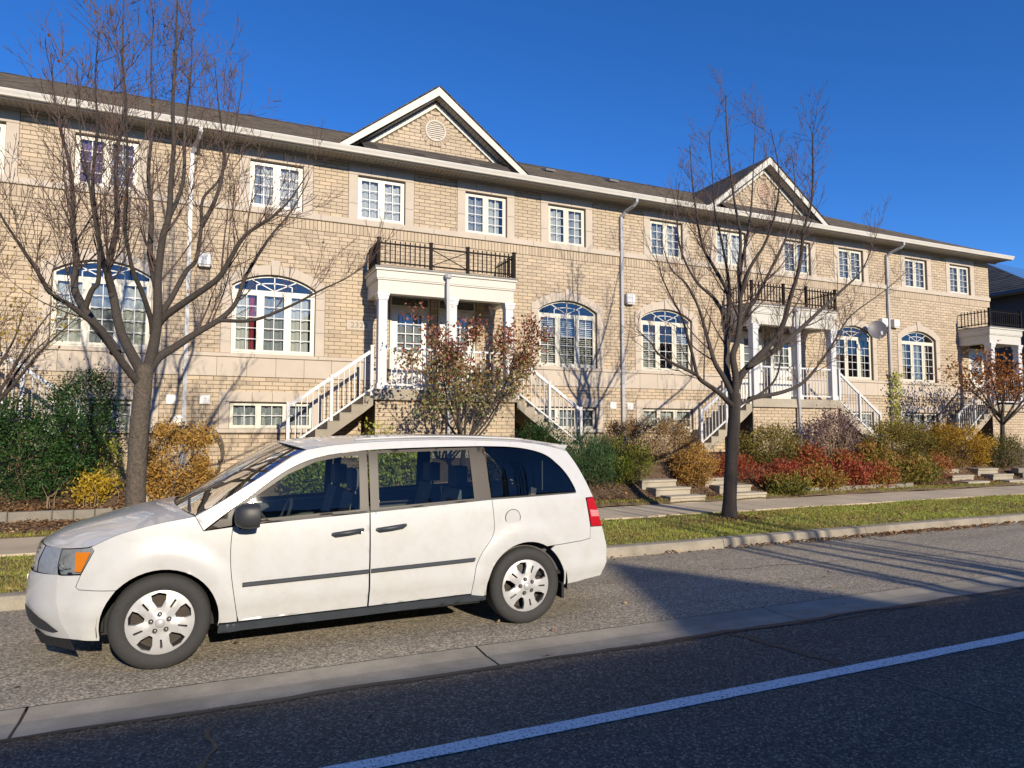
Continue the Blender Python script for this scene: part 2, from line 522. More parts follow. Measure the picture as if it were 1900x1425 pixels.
# ------------------------------------------------------------------ townhouses
COURSE, BLEN, JOINT = .0885, .267, .010
CY, SY = math.cos(YAW), math.sin(YAW)
def pix(x, y, z):
    """where a point shows in the picture (only used to rank bricks by how large they show)"""
    fw = x * SY + y * CY
    if fw < .1: return None
    F = fw * math.cos(PITCH) + (z - CAM_Z) * math.sin(PITCH)
    U = -fw * math.sin(PITCH) + (z - CAM_Z) * math.cos(PITCH)
    return 950 + 1290 * (x * CY - y * SY) / F, 712 - 1290 * U / F, F
BVAR = []
for k in range(10):
    mb = MB().cbox(-(BLEN - JOINT) / 2, (BLEN - JOINT) / 2, 0, .03, 0, COURSE - JOINT, .0035, (k + .5) / 10)
    me = mesh_of('brick', mb.v, mb.f, mb.t)
    me.materials.append(MATS['brick'])
    BVAR.append(me)
def lay_bricks(parent, x0, x1, z0, z1, y, cuts, limit=300, rank=True):
    """running-bond courses between x0..x1, z0..z1; cuts(za, zb) gives the spans left open"""
    full = []; rest = MB()
    n = int((z1 - z0) / COURSE + 1e-6)
    zadj = (z1 - z0) / n
    for c in range(n):
        za = z0 + c * zadj; zb = za + zadj
        spans = [(x0, x1)]
        for a, b in cuts(za + .01, zb - .01):
            ns = []
            for s, e in spans:
                if b <= s or a >= e: ns.append((s, e)); continue
                if a > s: ns.append((s, a))
                if b < e: ns.append((b, e))
            spans = ns
        ph = (BLEN / 2 if c % 2 else 0)
        for s, e in spans:
            k = math.floor((s - ph) / BLEN)
            while True:
                a = ph + k * BLEN; b = a + BLEN; k += 1
                if a >= e: break
                aa, bb = max(a, s), min(b, e)
                if bb - aa < .03: continue
                t = min(.999, max(0, rng.gauss(.5, .24)))
                dy = rng.uniform(-.0025, .0025)
                if aa == a and bb == b and abs(zadj - COURSE) < .0012:
                    full.append((a + BLEN / 2, y + dy, za, t))
                else:
                    rest.cbox(aa + JOINT / 2, bb - JOINT / 2, y + dy, y + dy + .03, za, zb - JOINT, .0035, t)
    if limit:
        def score(q):
            p = pix(q[0], q[1], q[2])
            if p is None or not (-10 < p[0] < 1910): return -1
            if 180 < p[0] < 1060 and p[1] > 800: return -1
            return 1 / p[2]
        full.sort(key=score, reverse=True)
    off = ROOT[parent]
    for x, yy, z, t in full[:limit]:
        o = bpy.data.objects.new('brick', BVAR[int(t * 10)])
        COL.objects.link(o); o.parent = parent
        o.location = (x - off[0], yy - off[1], z - off[2])
        ROOT[o] = off
    for x, yy, z, t in full[limit:]:
        rest.cbox(x - (BLEN - JOINT) / 2, x + (BLEN - JOINT) / 2, yy, yy + .03, z, z + COURSE - JOINT, .0035, t)
    if rest.v: obj('brick_courses', rest, 'brick', parent, kind='stuff')
FR = FAC + .075                  # window frames sit back in the wall
def grille(parent, x0, x1, z0, z1, cols, rows, y, w=.017):
    mb = MB()
    for i in range(1, cols):
        x = x0 + (x1 - x0) * i / cols
        mb.box(x - w / 2, x + w / 2, y, y + .008, z0, z1)
    for j in range(1, rows):
        z = z0 + (z1 - z0) * j / rows
        mb.box(x0, x1, y + .001, y + .009, z - w / 2, z + w / 2)
    obj('muntin_grid', mb, 'white_paint', parent)
def curtain(parent, kind, x0, x1, z0, z1, y):
    if kind == 'blind':
        mb = MB(); n = int((z1 - z0) / .052)
        for j in range(n):
            z = z0 + (j + .5) * (z1 - z0) / n
            mb.add([(x0, y, z - .017), (x1, y, z - .017), (x1, y + .03, z + .017), (x0, y + .03, z + .017)], [(0, 1, 2, 3)])
        obj('blind', mb, 'blind_white', parent); return
    mat = {'sheer': 'sheer', 'linen': 'linen', 'purple': 'purple_cloth', 'red': 'red_cloth', 'grey': 'sky_grey_backing', 'yellow': 'yellow_cloth'}[kind]  # the grey kind is an added backing that tints panes like reflected sky
    mb = MB(); n = max(8, int((x1 - x0) / .018)); amp = .022; ph = rng.uniform(0, 6)
    v = []
    for i in range(n + 1):
        x = x0 + (x1 - x0) * i / n
        yy = y + amp * math.sin(ph + i * .75 + .8 * math.sin(i * .21)) + .02
        v += [(x, yy, z0), (x + .004 * math.sin(i), yy + .004, z1)]
    mb.add(v, [(2 * i, 2 * i + 2, 2 * i + 3, 2 * i + 1) for i in range(n)])
    obj('curtain', mb, mat, parent, smooth=True)
def casements(win, xc, w, z0, z1, n, cols, rows, fw=.045, sw=.055):
    """sashes, panes and grilles of n casements filling xc +- w/2"""
    cw = (w - fw * (n + 1)) / n
    for k in range(n):
        a = xc - w / 2 + fw + k * (cw + fw); b = a + cw; c, d = z0 + fw, z1 - fw
        mb = MB().poly([(a, c), (b, c), (b, d), (a, d)], FR - .012, FR + .03, [[(a + sw, c + sw), (b - sw, c + sw), (b - sw, d - sw), (a + sw, d - sw)]])
        obj('sash', mb, 'frame_vinyl', win)
        mb = MB().add([(a + sw, FR + .016, c + sw), (b - sw, FR + .016, c + sw), (b - sw, FR + .016, d - sw), (a + sw, FR + .016, d - sw)], [(0, 1, 2, 3)])
        obj('pane', mb, 'window_glass', win)
        grille(win, a + sw, b - sw, c + sw, d - sw, cols, rows, FR + .004)
def frame_bars(xc, w, z0, z1, n, fw=.045):
    cw = (w - fw * (n + 1)) / n
    holes = []
    for k in range(n):
        a = xc - w / 2 + fw + k * (cw + fw)
        holes.append([(a, z0 + fw), (a + cw, z0 + fw), (a + cw, z1 - fw), (a, z1 - fw)])
    return MB().poly([(xc - w / 2, z0), (xc + w / 2, z0), (xc + w / 2, z1), (xc - w / 2, z1)], FR, FR + .07, holes)
def stone(win, x0, x1, z0, z1, y=FAC - .012, d=.15):
    mb = MB().cbox(x0 + .003, x1 - .003, y, FAC + d, z0 + .003, z1 - .003, .004)
    obj('surround_stone', mb, 'cast_stone', win)
def drapes(win, xc, w, z0, z1, spec):
    for kind, a, b, top in spec:
        curtain(win, kind, xc - w / 2 + w * a, xc - w / 2 + w * b, z0, z0 + (z1 - z0) * top, FR + .065)
def window_upper(th, xc, spec):
    w, z0, z1 = 1.15, 6.78, 7.86
    win = obj('window', frame_bars(xc, w, z0, z1, 2), 'frame_vinyl', th)
    casements(win, xc, w, z0, z1, 2, 2, 4)
    drapes(win, xc, w, z0, z1, spec)
    for s in (-1, 1):
        a, b = sorted((xc + s * w / 2, xc + s * (w / 2 + .22)))
        zm = z0 + rng.uniform(.35, .6)
        stone(win, a, b, z0, zm); stone(win, a, b, zm, z1)
    e = w / 2 + .22
    for a, b in ((-e, -.27), (-.27, .13), (.13, e)): stone(win, xc + a, xc + b, z1, 8.116)
    return (xc - e, xc + e, z0, 8.2)
def window_base(th, xc, spec):
    w, z0, z1 = 1.76, 1.84, 2.43
    win = obj('window', frame_bars(xc, w, z0, z1, 3), 'frame_vinyl', th)
    casements(win, xc, w, z0, z1, 3, 2, 2, .04, .04)
    drapes(win, xc, w, z0, z1, spec)
    e = w / 2 + .21
    for s in (-1, 1):
        a, b = sorted((xc + s * w / 2, xc + s * e))
        stone(win, a, b, z0, z1)
    for a, b in ((-e, -.42), (-.42, 0), (0, .55), (.55, e)): stone(win, xc + a, xc + b, z1, 2.655)
    stone(win, xc - e - .03, xc + e + .03, 1.752, z0, FAC - .04)
    return (xc - e, xc + e, 1.75, 2.655)
AR = dict(hw=.89, z0=3.485, sp=5.0, ap=5.28)
AR['r'] = (AR['hw'] ** 2 + (AR['ap'] - AR['sp']) ** 2) / (2 * (AR['ap'] - AR['sp'])); AR['zc'] = AR['ap'] - AR['r']
def arcpts(xc, r, hw, n=14):
    a = math.asin(hw / r)
    return [(xc + r * math.sin(a - 2 * a * i / n), AR['zc'] + r * math.cos(a - 2 * a * i / n)) for i in range(n + 1)]
def window_arch(th, xc, spec):
    hw, z0, sp, r, zc = AR['hw'], AR['z0'], AR['sp'], AR['r'], AR['zc']
    zt = 4.90                                     # transom bar
    outer = [(xc - hw, z0), (xc + hw, z0)] + arcpts(xc, r, hw)
    fw = .045; cw = (2 * hw - fw * 4) / 3
    holes = []
    for k in range(3):
        a = xc - hw + fw + k * (cw + fw)
        holes.append([(a, z0 + fw), (a + cw, z0 + fw), (a + cw, zt - fw), (a, zt - fw)])
    fan = [(xc - hw + .06, zt + .02), (xc + hw - .06, zt + .02)] + arcpts(xc, r - .05, hw - .06)
    win = obj('window', MB().poly(outer, FR, FR + .07, holes + [fan]), 'frame_vinyl', th)
    casements(win, xc, 2 * hw, z0, zt, 3, 2, 5)
    pts, tris, _ = cdt(fan)
    obj('pane', MB().add([(p[0], FR + .016, p[1]) for p in pts], tris), 'window_glass', win)
    mb = MB(); yb = FR + .008; zb = zt + .02; h = fan_h = AR['ap'] - .05 - zb
    def bar(a, b): mb.beam((a[0], yb, a[1]), (b[0], yb, b[1]), .008, .02, (0, -1, 0))
    def bar2(a, b):
        d = Vector((b[0] - a[0], 0, b[1] - a[1])); n = Vector((-d.z, 0, d.x)).normalized() * .011
        A, B = Vector((a[0], yb, a[1])), Vector((b[0], yb, b[1]))
        mb.add([tuple(A + n), tuple(A - n), tuple(B - n), tuple(B + n)], [(0, 1, 2, 3)])
    bar2((xc, zb), (xc, AR['ap'] - .05)); bar2((xc, zb), (xc - .47, zc + math.sqrt((r - .05) ** 2 - .47 ** 2))); bar2((xc, zb), (xc + .47, zc + math.sqrt((r - .05) ** 2 - .47 ** 2)))
    q = [(-.38, 0), (-.38, .12), (-.2, .165), (0, .18), (.2, .165), (.38, .12), (.38, 0)]
    for a, b_ in zip(q[:-1], q[1:]): bar2((xc + a[0], zb + a[1]), (xc + b_[0], zb + b_[1]))
    obj('muntin_grid', mb, 'white_paint', win)
    drapes(win, xc, 2 * hw - .1, z0 + .05, zt, spec)
    e = hw + .21
    zs = 5.105
    cuts_ = [z0, 4.02, 4.55, 5.0]
    for s in (-1, 1):
        a, b = sorted((xc + s * hw, xc + s * e))
        for c, d in zip(cuts_[:-1], cuts_[1:]): stone(win, a, b, c, d)
    A = math.asin(hw / r)
    def sector(a0, a1, ra, rb, n=6):
        p = [(xc + ra * math.sin(a0 + (a1 - a0) * i / n), zc + ra * math.cos(a0 + (a1 - a0) * i / n)) for i in range(n + 1)]
        p += [(xc + rb * math.sin(a1 + (a0 - a1) * i / n), zc + rb * math.cos(a1 + (a0 - a1) * i / n)) for i in range(n + 1)]
        return p
    kA = .055; g = .0018
    for s in (-1, 1):
        mid = s * (A * .52)
        p = sector(s * kA + s * g, mid, r, r + .215); obj('surround_stone', MB().poly(p, FAC - .013, FAC + .15), 'cast_stone', win)
        # springer stone squares off to the jamb
        ee = math.asin(e / (r + .215))
        n = 7
        p = [(xc + r * math.sin(mid + s * g + (s * A - mid) * i / n), zc + r * math.cos(mid + s * g + (s * A - mid) * i / n)) for i in range(n + 1)]
        p += [(xc + s * e, 5.003)]
        p += [(xc + (r + .215) * math.sin(s * ee + (mid + s * g - s * ee) * i / n), zc + (r + .215) * math.cos(s * ee + (mid + s * g - s * ee) * i / n)) for i in range(n + 1)]
        obj('surround_stone', MB().poly(p, FAC - .013, FAC + .15), 'cast_stone', win)
    p = [(xc - .075, zc + r * math.cos(.05)), (xc + .075, zc + r * math.cos(.05)), (xc + .10, 5.60), (xc - .10, 5.60)]
    obj('keystone', MB().poly(p, FAC - .03, FAC + .15), 'cast_stone', win)
    return xc
def rail_run(parent, a, b, z0, z1, mat, gap=.115, t=.017, rw=.05, rh=.045, name='porch_railing', posts=()):
    """railing between two ground points; z0/z1 are (height at a, height at b) of bottom and top rail"""
    a = Vector(a); b = Vector(b); n = max(2, int((b - a).length / gap))
    root = obj(name, MB().beam((a.x, a.y, z1[0]), (b.x, b.y, z1[1]), rw, rh).beam((a.x, a.y, z0[0]), (b.x, b.y, z0[1]), rw * .7, rh * .8), mat, parent)
    for i in range(1, n):
        p = a.lerp(b, i / n)
        zb = z0[0] + (z0[1] - z0[0]) * i / n; zt = z1[0] + (z1[1] - z1[0]) * i / n
        obj('baluster', MB().box(p.x - t / 2, p.x + t / 2, p.y - t / 2, p.y + t / 2, zb + .01, zt - .01), mat, root)
    return root
PF = 15.06                        # front face of porch
def column(th, x):
    mb = MB()
    h = .10; z0, z1 = 2.72, 4.86
    # fluted square shaft: grooves on the two faces the street sees
    prof = []
    for f in range(4):
        for k in range(4):
            u = -h + 2 * h * (k + .5) / 4
            for du, dd in ((-.018, 0), (-.012, .006), (.012, .006), (.018, 0)):
                q = (u + du, -h + dd)
                ang = f * math.pi / 2
                prof.append((q[0] * math.cos(ang) - q[1] * math.sin(ang), q[0] * math.sin(ang) + q[1] * math.cos(ang)))
    y = PF + .125
    n = len(prof)
    mb.add([(x + p[0], y + p[1], z) for z in (z0 + .12, z1 - .14) for p in prof], [(i, (i + 1) % n, (i + 1) % n + n, i + n) for i in range(n)])
    for a, b, w in ((z0, z0 + .10, .125), (z0 + .10, z0 + .14, .112), (z1 - .15, z1 - .11, .112), (z1 - .11, z1 - .06, .122), (z1 - .06, z1, .135)):
        mb.box(x - w, x + w, y - w, y + w, a, b)
    obj('column', mb, 'white_paint', th)
def lantern(th, x, z):
    y = FAC - .14
    mb = MB().box(x - .045, x + .045, FAC - .025, FAC - .002, z - .10, z + .02).beam((x, FAC - .02, z - .06), (x, y, z - .05), .02, .02)
    mb.lathe([(.0, .20), (.018, .19), (.012, .15), (.03, .13), (.085, .08), (.09, .065), (.06, .06)], (x, y, z), 'z', 6)
    for k in range(6):
        a = math.pi / 3 * k
        mb.beam((x + .06 * math.cos(a), y + .06 * math.sin(a), z + .07), (x + .045 * math.cos(a), y + .045 * math.sin(a), z - .09), .012, .012)
    mb.lathe([(.05, -.085), (.055, -.10), (.03, -.125), (.0, -.14)], (x, y, z), 'z', 6)
    o = obj('wall_lantern', mb, 'lamp_metal', th)
    obj('lantern_glass', MB().lathe([(.055, .06), (.04, -.085)], (x, y, z), 'z', 6), 'sheer', o)
def door(th, xc, dark=False):
    w, h = .90, 2.04; z0 = 2.725; y = FAC + .05
    fr = obj('door_frame', MB().poly([(xc - w / 2 - .05, z0), (xc + w / 2 + .05, z0), (xc + w / 2 + .05, z0 + h + .28), (xc - w / 2 - .05, z0 + h + .28)], y - .03, y + .09,
             [[(xc - w / 2, z0 + .02), (xc + w / 2, z0 + .02), (xc + w / 2, z0 + h), (xc - w / 2, z0 + h)], [(xc - w / 2, z0 + h + .05), (xc + w / 2, z0 + h + .05), (xc + w / 2, z0 + h + .24), (xc - w / 2, z0 + h + .24)]]), 'frame_vinyl', th)
    obj('transom_pane', MB().add([(xc - w / 2, y + .02, z0 + h + .05), (xc + w / 2, y + .02, z0 + h + .05), (xc + w / 2, y + .02, z0 + h + .24), (xc - w / 2, y + .02, z0 + h + .24)], [(0, 1, 2, 3)]), 'window_glass', fr)
    a, b, c, d = xc - .30, xc + .30, z0 + .95, z0 + 1.88
    dr = obj('door', MB().poly([(xc - w / 2 + .005, z0 + .025), (xc + w / 2 - .005, z0 + .025), (xc + w / 2 - .005, z0 + h - .005), (xc - w / 2 + .005, z0 + h - .005)], y, y + .045, [[(a, c), (b, c), (b, d), (a, d)]])
             .box(xc - .32, xc - .04, y - .012, y + .001, z0 + .18, z0 + .80).box(xc + .04, xc + .32, y - .012, y + .001, z0 + .18, z0 + .80), 'door_paint', th)
    obj('pane', MB().add([(a, y + .02, c), (b, y + .02, c), (b, y + .02, d), (a, y + .02, d)], [(0, 1, 2, 3)]), 'window_glass', dr)
    grille(dr, a, b, c, d, 3, 4, y + .004, .022)
    curtain(dr, 'grey', a - .02, b + .02, c - .02, d + .02, y + .05)  # added grey sheet, colours the door panes as if they mirrored sky
    obj('door_handle', MB().lathe([(.0, -.06), (.026, -.055), (.03, -.04), (.012, -.02), (.022, -.012), (.022, 0)], (xc + w / 2 - .07, y, z0 + .92), 'y', 12), 'lamp_metal', dr)
def porch(th, cx, left=True, right=True, hw=1.70, x_end=None):
    xl, xr = cx - hw, (x_end if x_end else cx + hw)
    zs = 2.72
    obj('porch_slab', MB().cbox(xl - .03, xr + .03, PF - .03, FAC - .012, zs - .25, zs, .012), 'concrete', th)
    base = obj('porch_base', MB().box(xl + .02, xr - .02, PF + .06, FAC - .02, .5, zs - .252), 'mortar', th)
    lay_bricks(base, xl + .02, xr - .02, .52, zs - .252, PF + .05, lambda a, b: [], 0)
    # canopy: beam, cornice, flashing, boarded ceiling
    zb, zt = 4.86, 5.40
    cz = MB()
    for ins, a, b in ((.05, zb, zb + .30), (.025, zb + .30, zb + .335), (.012, zb + .335, zt - .03), (-.02, zt - .03, zt + .02)):
        cz.box(xl + ins, xr - ins, PF + ins, PF + .26, a, b)
        cz.box(xl + ins, xl + .26, PF + .262, FAC - .015, a, b)
        cz.box(xr - .26, xr - ins, PF + .262, FAC - .015, a, b)
    can = obj('porch_canopy', cz, 'trim_paint', th)
    obj('flashing', MB().box(xl - .035, xr + .035, PF - .035, FAC - .01, zt + .0205, zt + .055), 'flashing', can)
    n = int((xr - xl - .52) / .13)
    for k in range(n):
        a = xl + .262 + k * (xr - xl - .524) / n; b = a + (xr - xl - .524) / n - .008
        obj('ceiling_board', MB().box(a, b, PF + .262, FAC - .016, zb + .16, zb + .18), 'porch_ceiling', can)
    for x in (xl + .165, (cx + .10 if not x_end else None), xr - .165):
        if x is not None: column(th, x)
    # white railing on the porch edge
    y = PF + .10
    segs = [(xl + .27, cx), (cx + .21, xr - .27)] if not x_end else [(xl + .27, xr - .27)]
    for a, b in segs: rail_run(th, (a, y, 0), (b, y, 0), (zs + .10, zs + .10), (zs + .92, zs + .92), 'white_paint')
    # iron balcony above
    z = zt + .055; yb = PF + .03
    posts = [xl + .05, cx - .44, cx + .46, xr - .05] if not x_end else [xl + .05, xr - .05]
    bal = None
    for x in posts:
        pm = MB().box(x - .034, x + .034, yb - .034, yb + .034, z, z + .62).box(x - .042, x + .042, yb - .042, yb + .042, z + .62, z + .645)
        if bal is None: bal = obj('balcony_railing', pm, 'dark_metal', th)
        else: obj('post', pm, 'dark_metal', bal)
    def iron(a, b, cross=False):
        a = Vector(a); b = Vector(b)
        obj('rail', MB().beam((a.x, a.y, z + .52), (b.x, b.y, z + .52), .022, .03).beam((a.x, a.y, z + .10), (b.x, b.y, z + .10), .022, .028), 'dark_metal', bal)
        if cross:
            obj('cross_brace', MB().beam((a.x, a.y, z + .12), (b.x, b.y, z + .50), .014, .018).beam((a.x, a.y + .016, z + .50), (b.x, b.y + .016, z + .12), .014, .018), 'dark_metal', bal)
            return
        m = max(2, round((b - a).length / .118))
        for i in range(1, m):
            p = a.lerp(b, i / m)
            obj('baluster', MB().box(p.x - .011, p.x + .011, p.y - .011, p.y + .011, z + .06, z + .60), 'dark_metal', bal)
    for i, (a, b) in enumerate(zip(posts[:-1], posts[1:])): iron((a + .03, yb, 0), (b - .03, yb, 0), i == 1)
    for x in (posts[0], posts[-1]): iron((x, yb + .03, 0), (x, FAC - .02, 0))
    # stairs down along the wall on either side
    RI, TR, NS = .18, .25, 7
    for s, on in ((-1, left), (1, right)):
        if not on: continue
        xe = xl if s < 0 else xr
        st = None
        for k in range(1, NS + 1):
            za = zs - RI * k; xa = xe + s * (TR * (k - 1)); xb = xe + s * (TR * k)
            low = lambda q: zs - .26 - abs(q - xe) * RI / TR - .10
            p = [(xa + (s * .032 if k == 1 else 0), za), (xb, za), (xb, max(low(xb), zs - RI * NS - .42)), (xa + (s * .032 if k == 1 else 0), low(xa))]
            mb = MB().poly(p if s > 0 else p[::-1], PF + .02, FAC - .02)
            if st is None: st = obj('stair', mb, 'concrete', th)
            else: obj('step', mb, 'concrete', st)
            obj('nosing', MB().box(min(xa, xb) - (.02 if s < 0 else -.001), max(xa, xb) + (.02 if s > 0 else -.001), PF + .012, FAC - .021, za - .001, za + .012), 'concrete', st)
        y = PF + .07
        def zline(x): return zs - (abs(x - xe)) * RI / TR
        xs_ = [xe + s * .06, xe + s * .92, xe + s * 1.80]
        sr = None
        for x, hh in zip(xs_, (.98, .92, .95)):
            zb_ = zline(x) - RI * .3
            pm = MB().box(x - .032, x + .032, y - .032, y + .032, zb_ - .12, zline(x) + hh)
            pm.box(x - .04, x + .04, y - .04, y + .04, zline(x) + hh, zline(x) + hh + .02)
            if sr is None: sr = obj('stair_railing', pm, 'white_paint', th)
            else: obj('post', pm, 'white_paint', sr)
        for a, b in zip(xs_[:-1], xs_[1:]):
            aa, bb = a + s * .034, b - s * .034
            rr = MB().beam((aa, y, zline(aa) + .88), (bb, y, zline(bb) + .88), .055, .07).beam((aa, y, zline(aa) + .04), (bb, y, zline(bb) + .04), .035, .04)
            obj('hand_rail', rr, 'white_paint', sr)
            m = 7
            for i in range(1, m):
                x = aa + (bb - aa) * i / m
                obj('baluster', MB().box(x - .0085, x + .0085, y - .0085, y + .0085, zline(x) + .05, zline(x) + .86), 'white_paint', sr)
    return xl, xr
EAVE_Y, EAVE_Z, SLOPE, RIDGE_Y = 15.62, 8.27, .50, 20.2
def shingles(parent, quad_rows, mat='shingle'):
    obj('shingle_courses', quad_rows, mat, parent, kind='stuff')
def main_roof(th, x0, x1, hip=False):
    L = RIDGE_Y - EAVE_Y; n = 34
    mb = MB()
    for c in range(n):
        ya = EAVE_Y + L * c / n; yb = EAVE_Y + L * (c + 1) / n + .012
        za = EAVE_Z + (ya - EAVE_Y) * SLOPE + .012; zb = EAVE_Z + (yb - EAVE_Y) * SLOPE + .002
        xe = x1
        if hip: xe = x1 - (ya - EAVE_Y)
        x = x0; off = rng.uniform(0, .3)
        xs = [x0]; q = x0 + off
        while q < xe - .05:
            if q > x0 + .02: xs.append(q)
            q += rng.uniform(.16, .36)
        xs.append(xe)
        for a, b in zip(xs[:-1], xs[1:]):
            t = min(1, max(0, rng.gauss(.5, .22))); lift = rng.uniform(0, .005)
            mb.add([(a, ya, za + lift), (b, ya, za + lift), (b, yb, zb), (a, yb, zb), (a, ya, za - .012), (b, ya, za - .012)], [(0, 1, 2, 3), (4, 5, 1, 0)], t)
    deck = MB().add([(x0, EAVE_Y + .01, EAVE_Z - .02), (x1, EAVE_Y + .01, EAVE_Z - .02), (x1 - (L if hip else 0), RIDGE_Y, EAVE_Z + L * SLOPE - .02), (x0, RIDGE_Y, EAVE_Z + L * SLOPE - .02)], [(0, 1, 2, 3)])
    xh = x1 - (L if hip else 0)
    deck.add([(x0, RIDGE_Y, EAVE_Z + L * SLOPE), (xh, RIDGE_Y, EAVE_Z + L * SLOPE), (x1, RIDGE_Y + L, EAVE_Z), (x0, RIDGE_Y + L, EAVE_Z)], [(0, 1, 2, 3)])
    if hip: deck.add([(x1, EAVE_Y, EAVE_Z), (x1, RIDGE_Y + L, EAVE_Z), (xh, RIDGE_Y, EAVE_Z + L * SLOPE)], [(0, 1, 2)])
    rf = obj('roof', deck, 'shingle', th)
    shingles(rf, mb)
    cap = MB()
    q = x0
    while q < xh:
        cap.add([(q, RIDGE_Y - .12, EAVE_Z + L * SLOPE - .035), (q + .30, RIDGE_Y - .12, EAVE_Z + L * SLOPE - .04), (q + .30, RIDGE_Y, EAVE_Z + L * SLOPE + .03), (q, RIDGE_Y, EAVE_Z + L * SLOPE + .035), (q + .3, RIDGE_Y + .12, EAVE_Z + L * SLOPE - .04), (q, RIDGE_Y + .12, EAVE_Z + L * SLOPE - .035)], [(0, 1, 2, 3), (3, 2, 4, 5)], rng.random())
        q += .29
    obj('ridge_cap', cap, 'shingle', rf)
    # gutter, fascia, soffit, frieze
    gz = 8.265
    prof = [(EAVE_Y - .06, gz), (EAVE_Y - .085, gz + .004), (EAVE_Y - .10, gz - .015), (EAVE_Y - .085, gz - .045), (EAVE_Y - .06, gz - .085), (EAVE_Y - .045, gz - .12), (EAVE_Y + .035, gz - .12), (EAVE_Y + .035, gz), (EAVE_Y + .03, gz), (EAVE_Y + .03, gz - .11), (EAVE_Y - .035, gz - .11), (EAVE_Y - .075, gz - .01), (EAVE_Y - .06, gz - .01)]
    m = len(prof)
    obj('gutter', MB().add([(x, a, b) for x in (x0 + .001, x1 - .001) for a, b in prof], [(i, (i + 1) % m, (i + 1) % m + m, i + m) for i in range(m)]), 'gutter_metal', th)
    obj('fascia', MB().box(x0, x1, EAVE_Y + .037, EAVE_Y + .06, 8.12, 8.255), 'trim_paint', th)
    sf = MB(); k = int((x1 - x0) / .10)
    for i in range(k):
        a = x0 + (x1 - x0) * i / k; b = x0 + (x1 - x0) * (i + 1) / k
        sf.box(a, b - .012, EAVE_Y + .062, FAC + .03, 8.150, 8.162)
    sf.box(x0, x1, EAVE_Y + .062, FAC + .03, 8.1625, 8.175)
    obj('soffit', sf, 'soffit_metal', th)
    obj('frieze_trim', MB().box(x0, x1, FAC - .035, FAC + .05, 8.118, 8.148), 'trim_paint', th)
    return rf
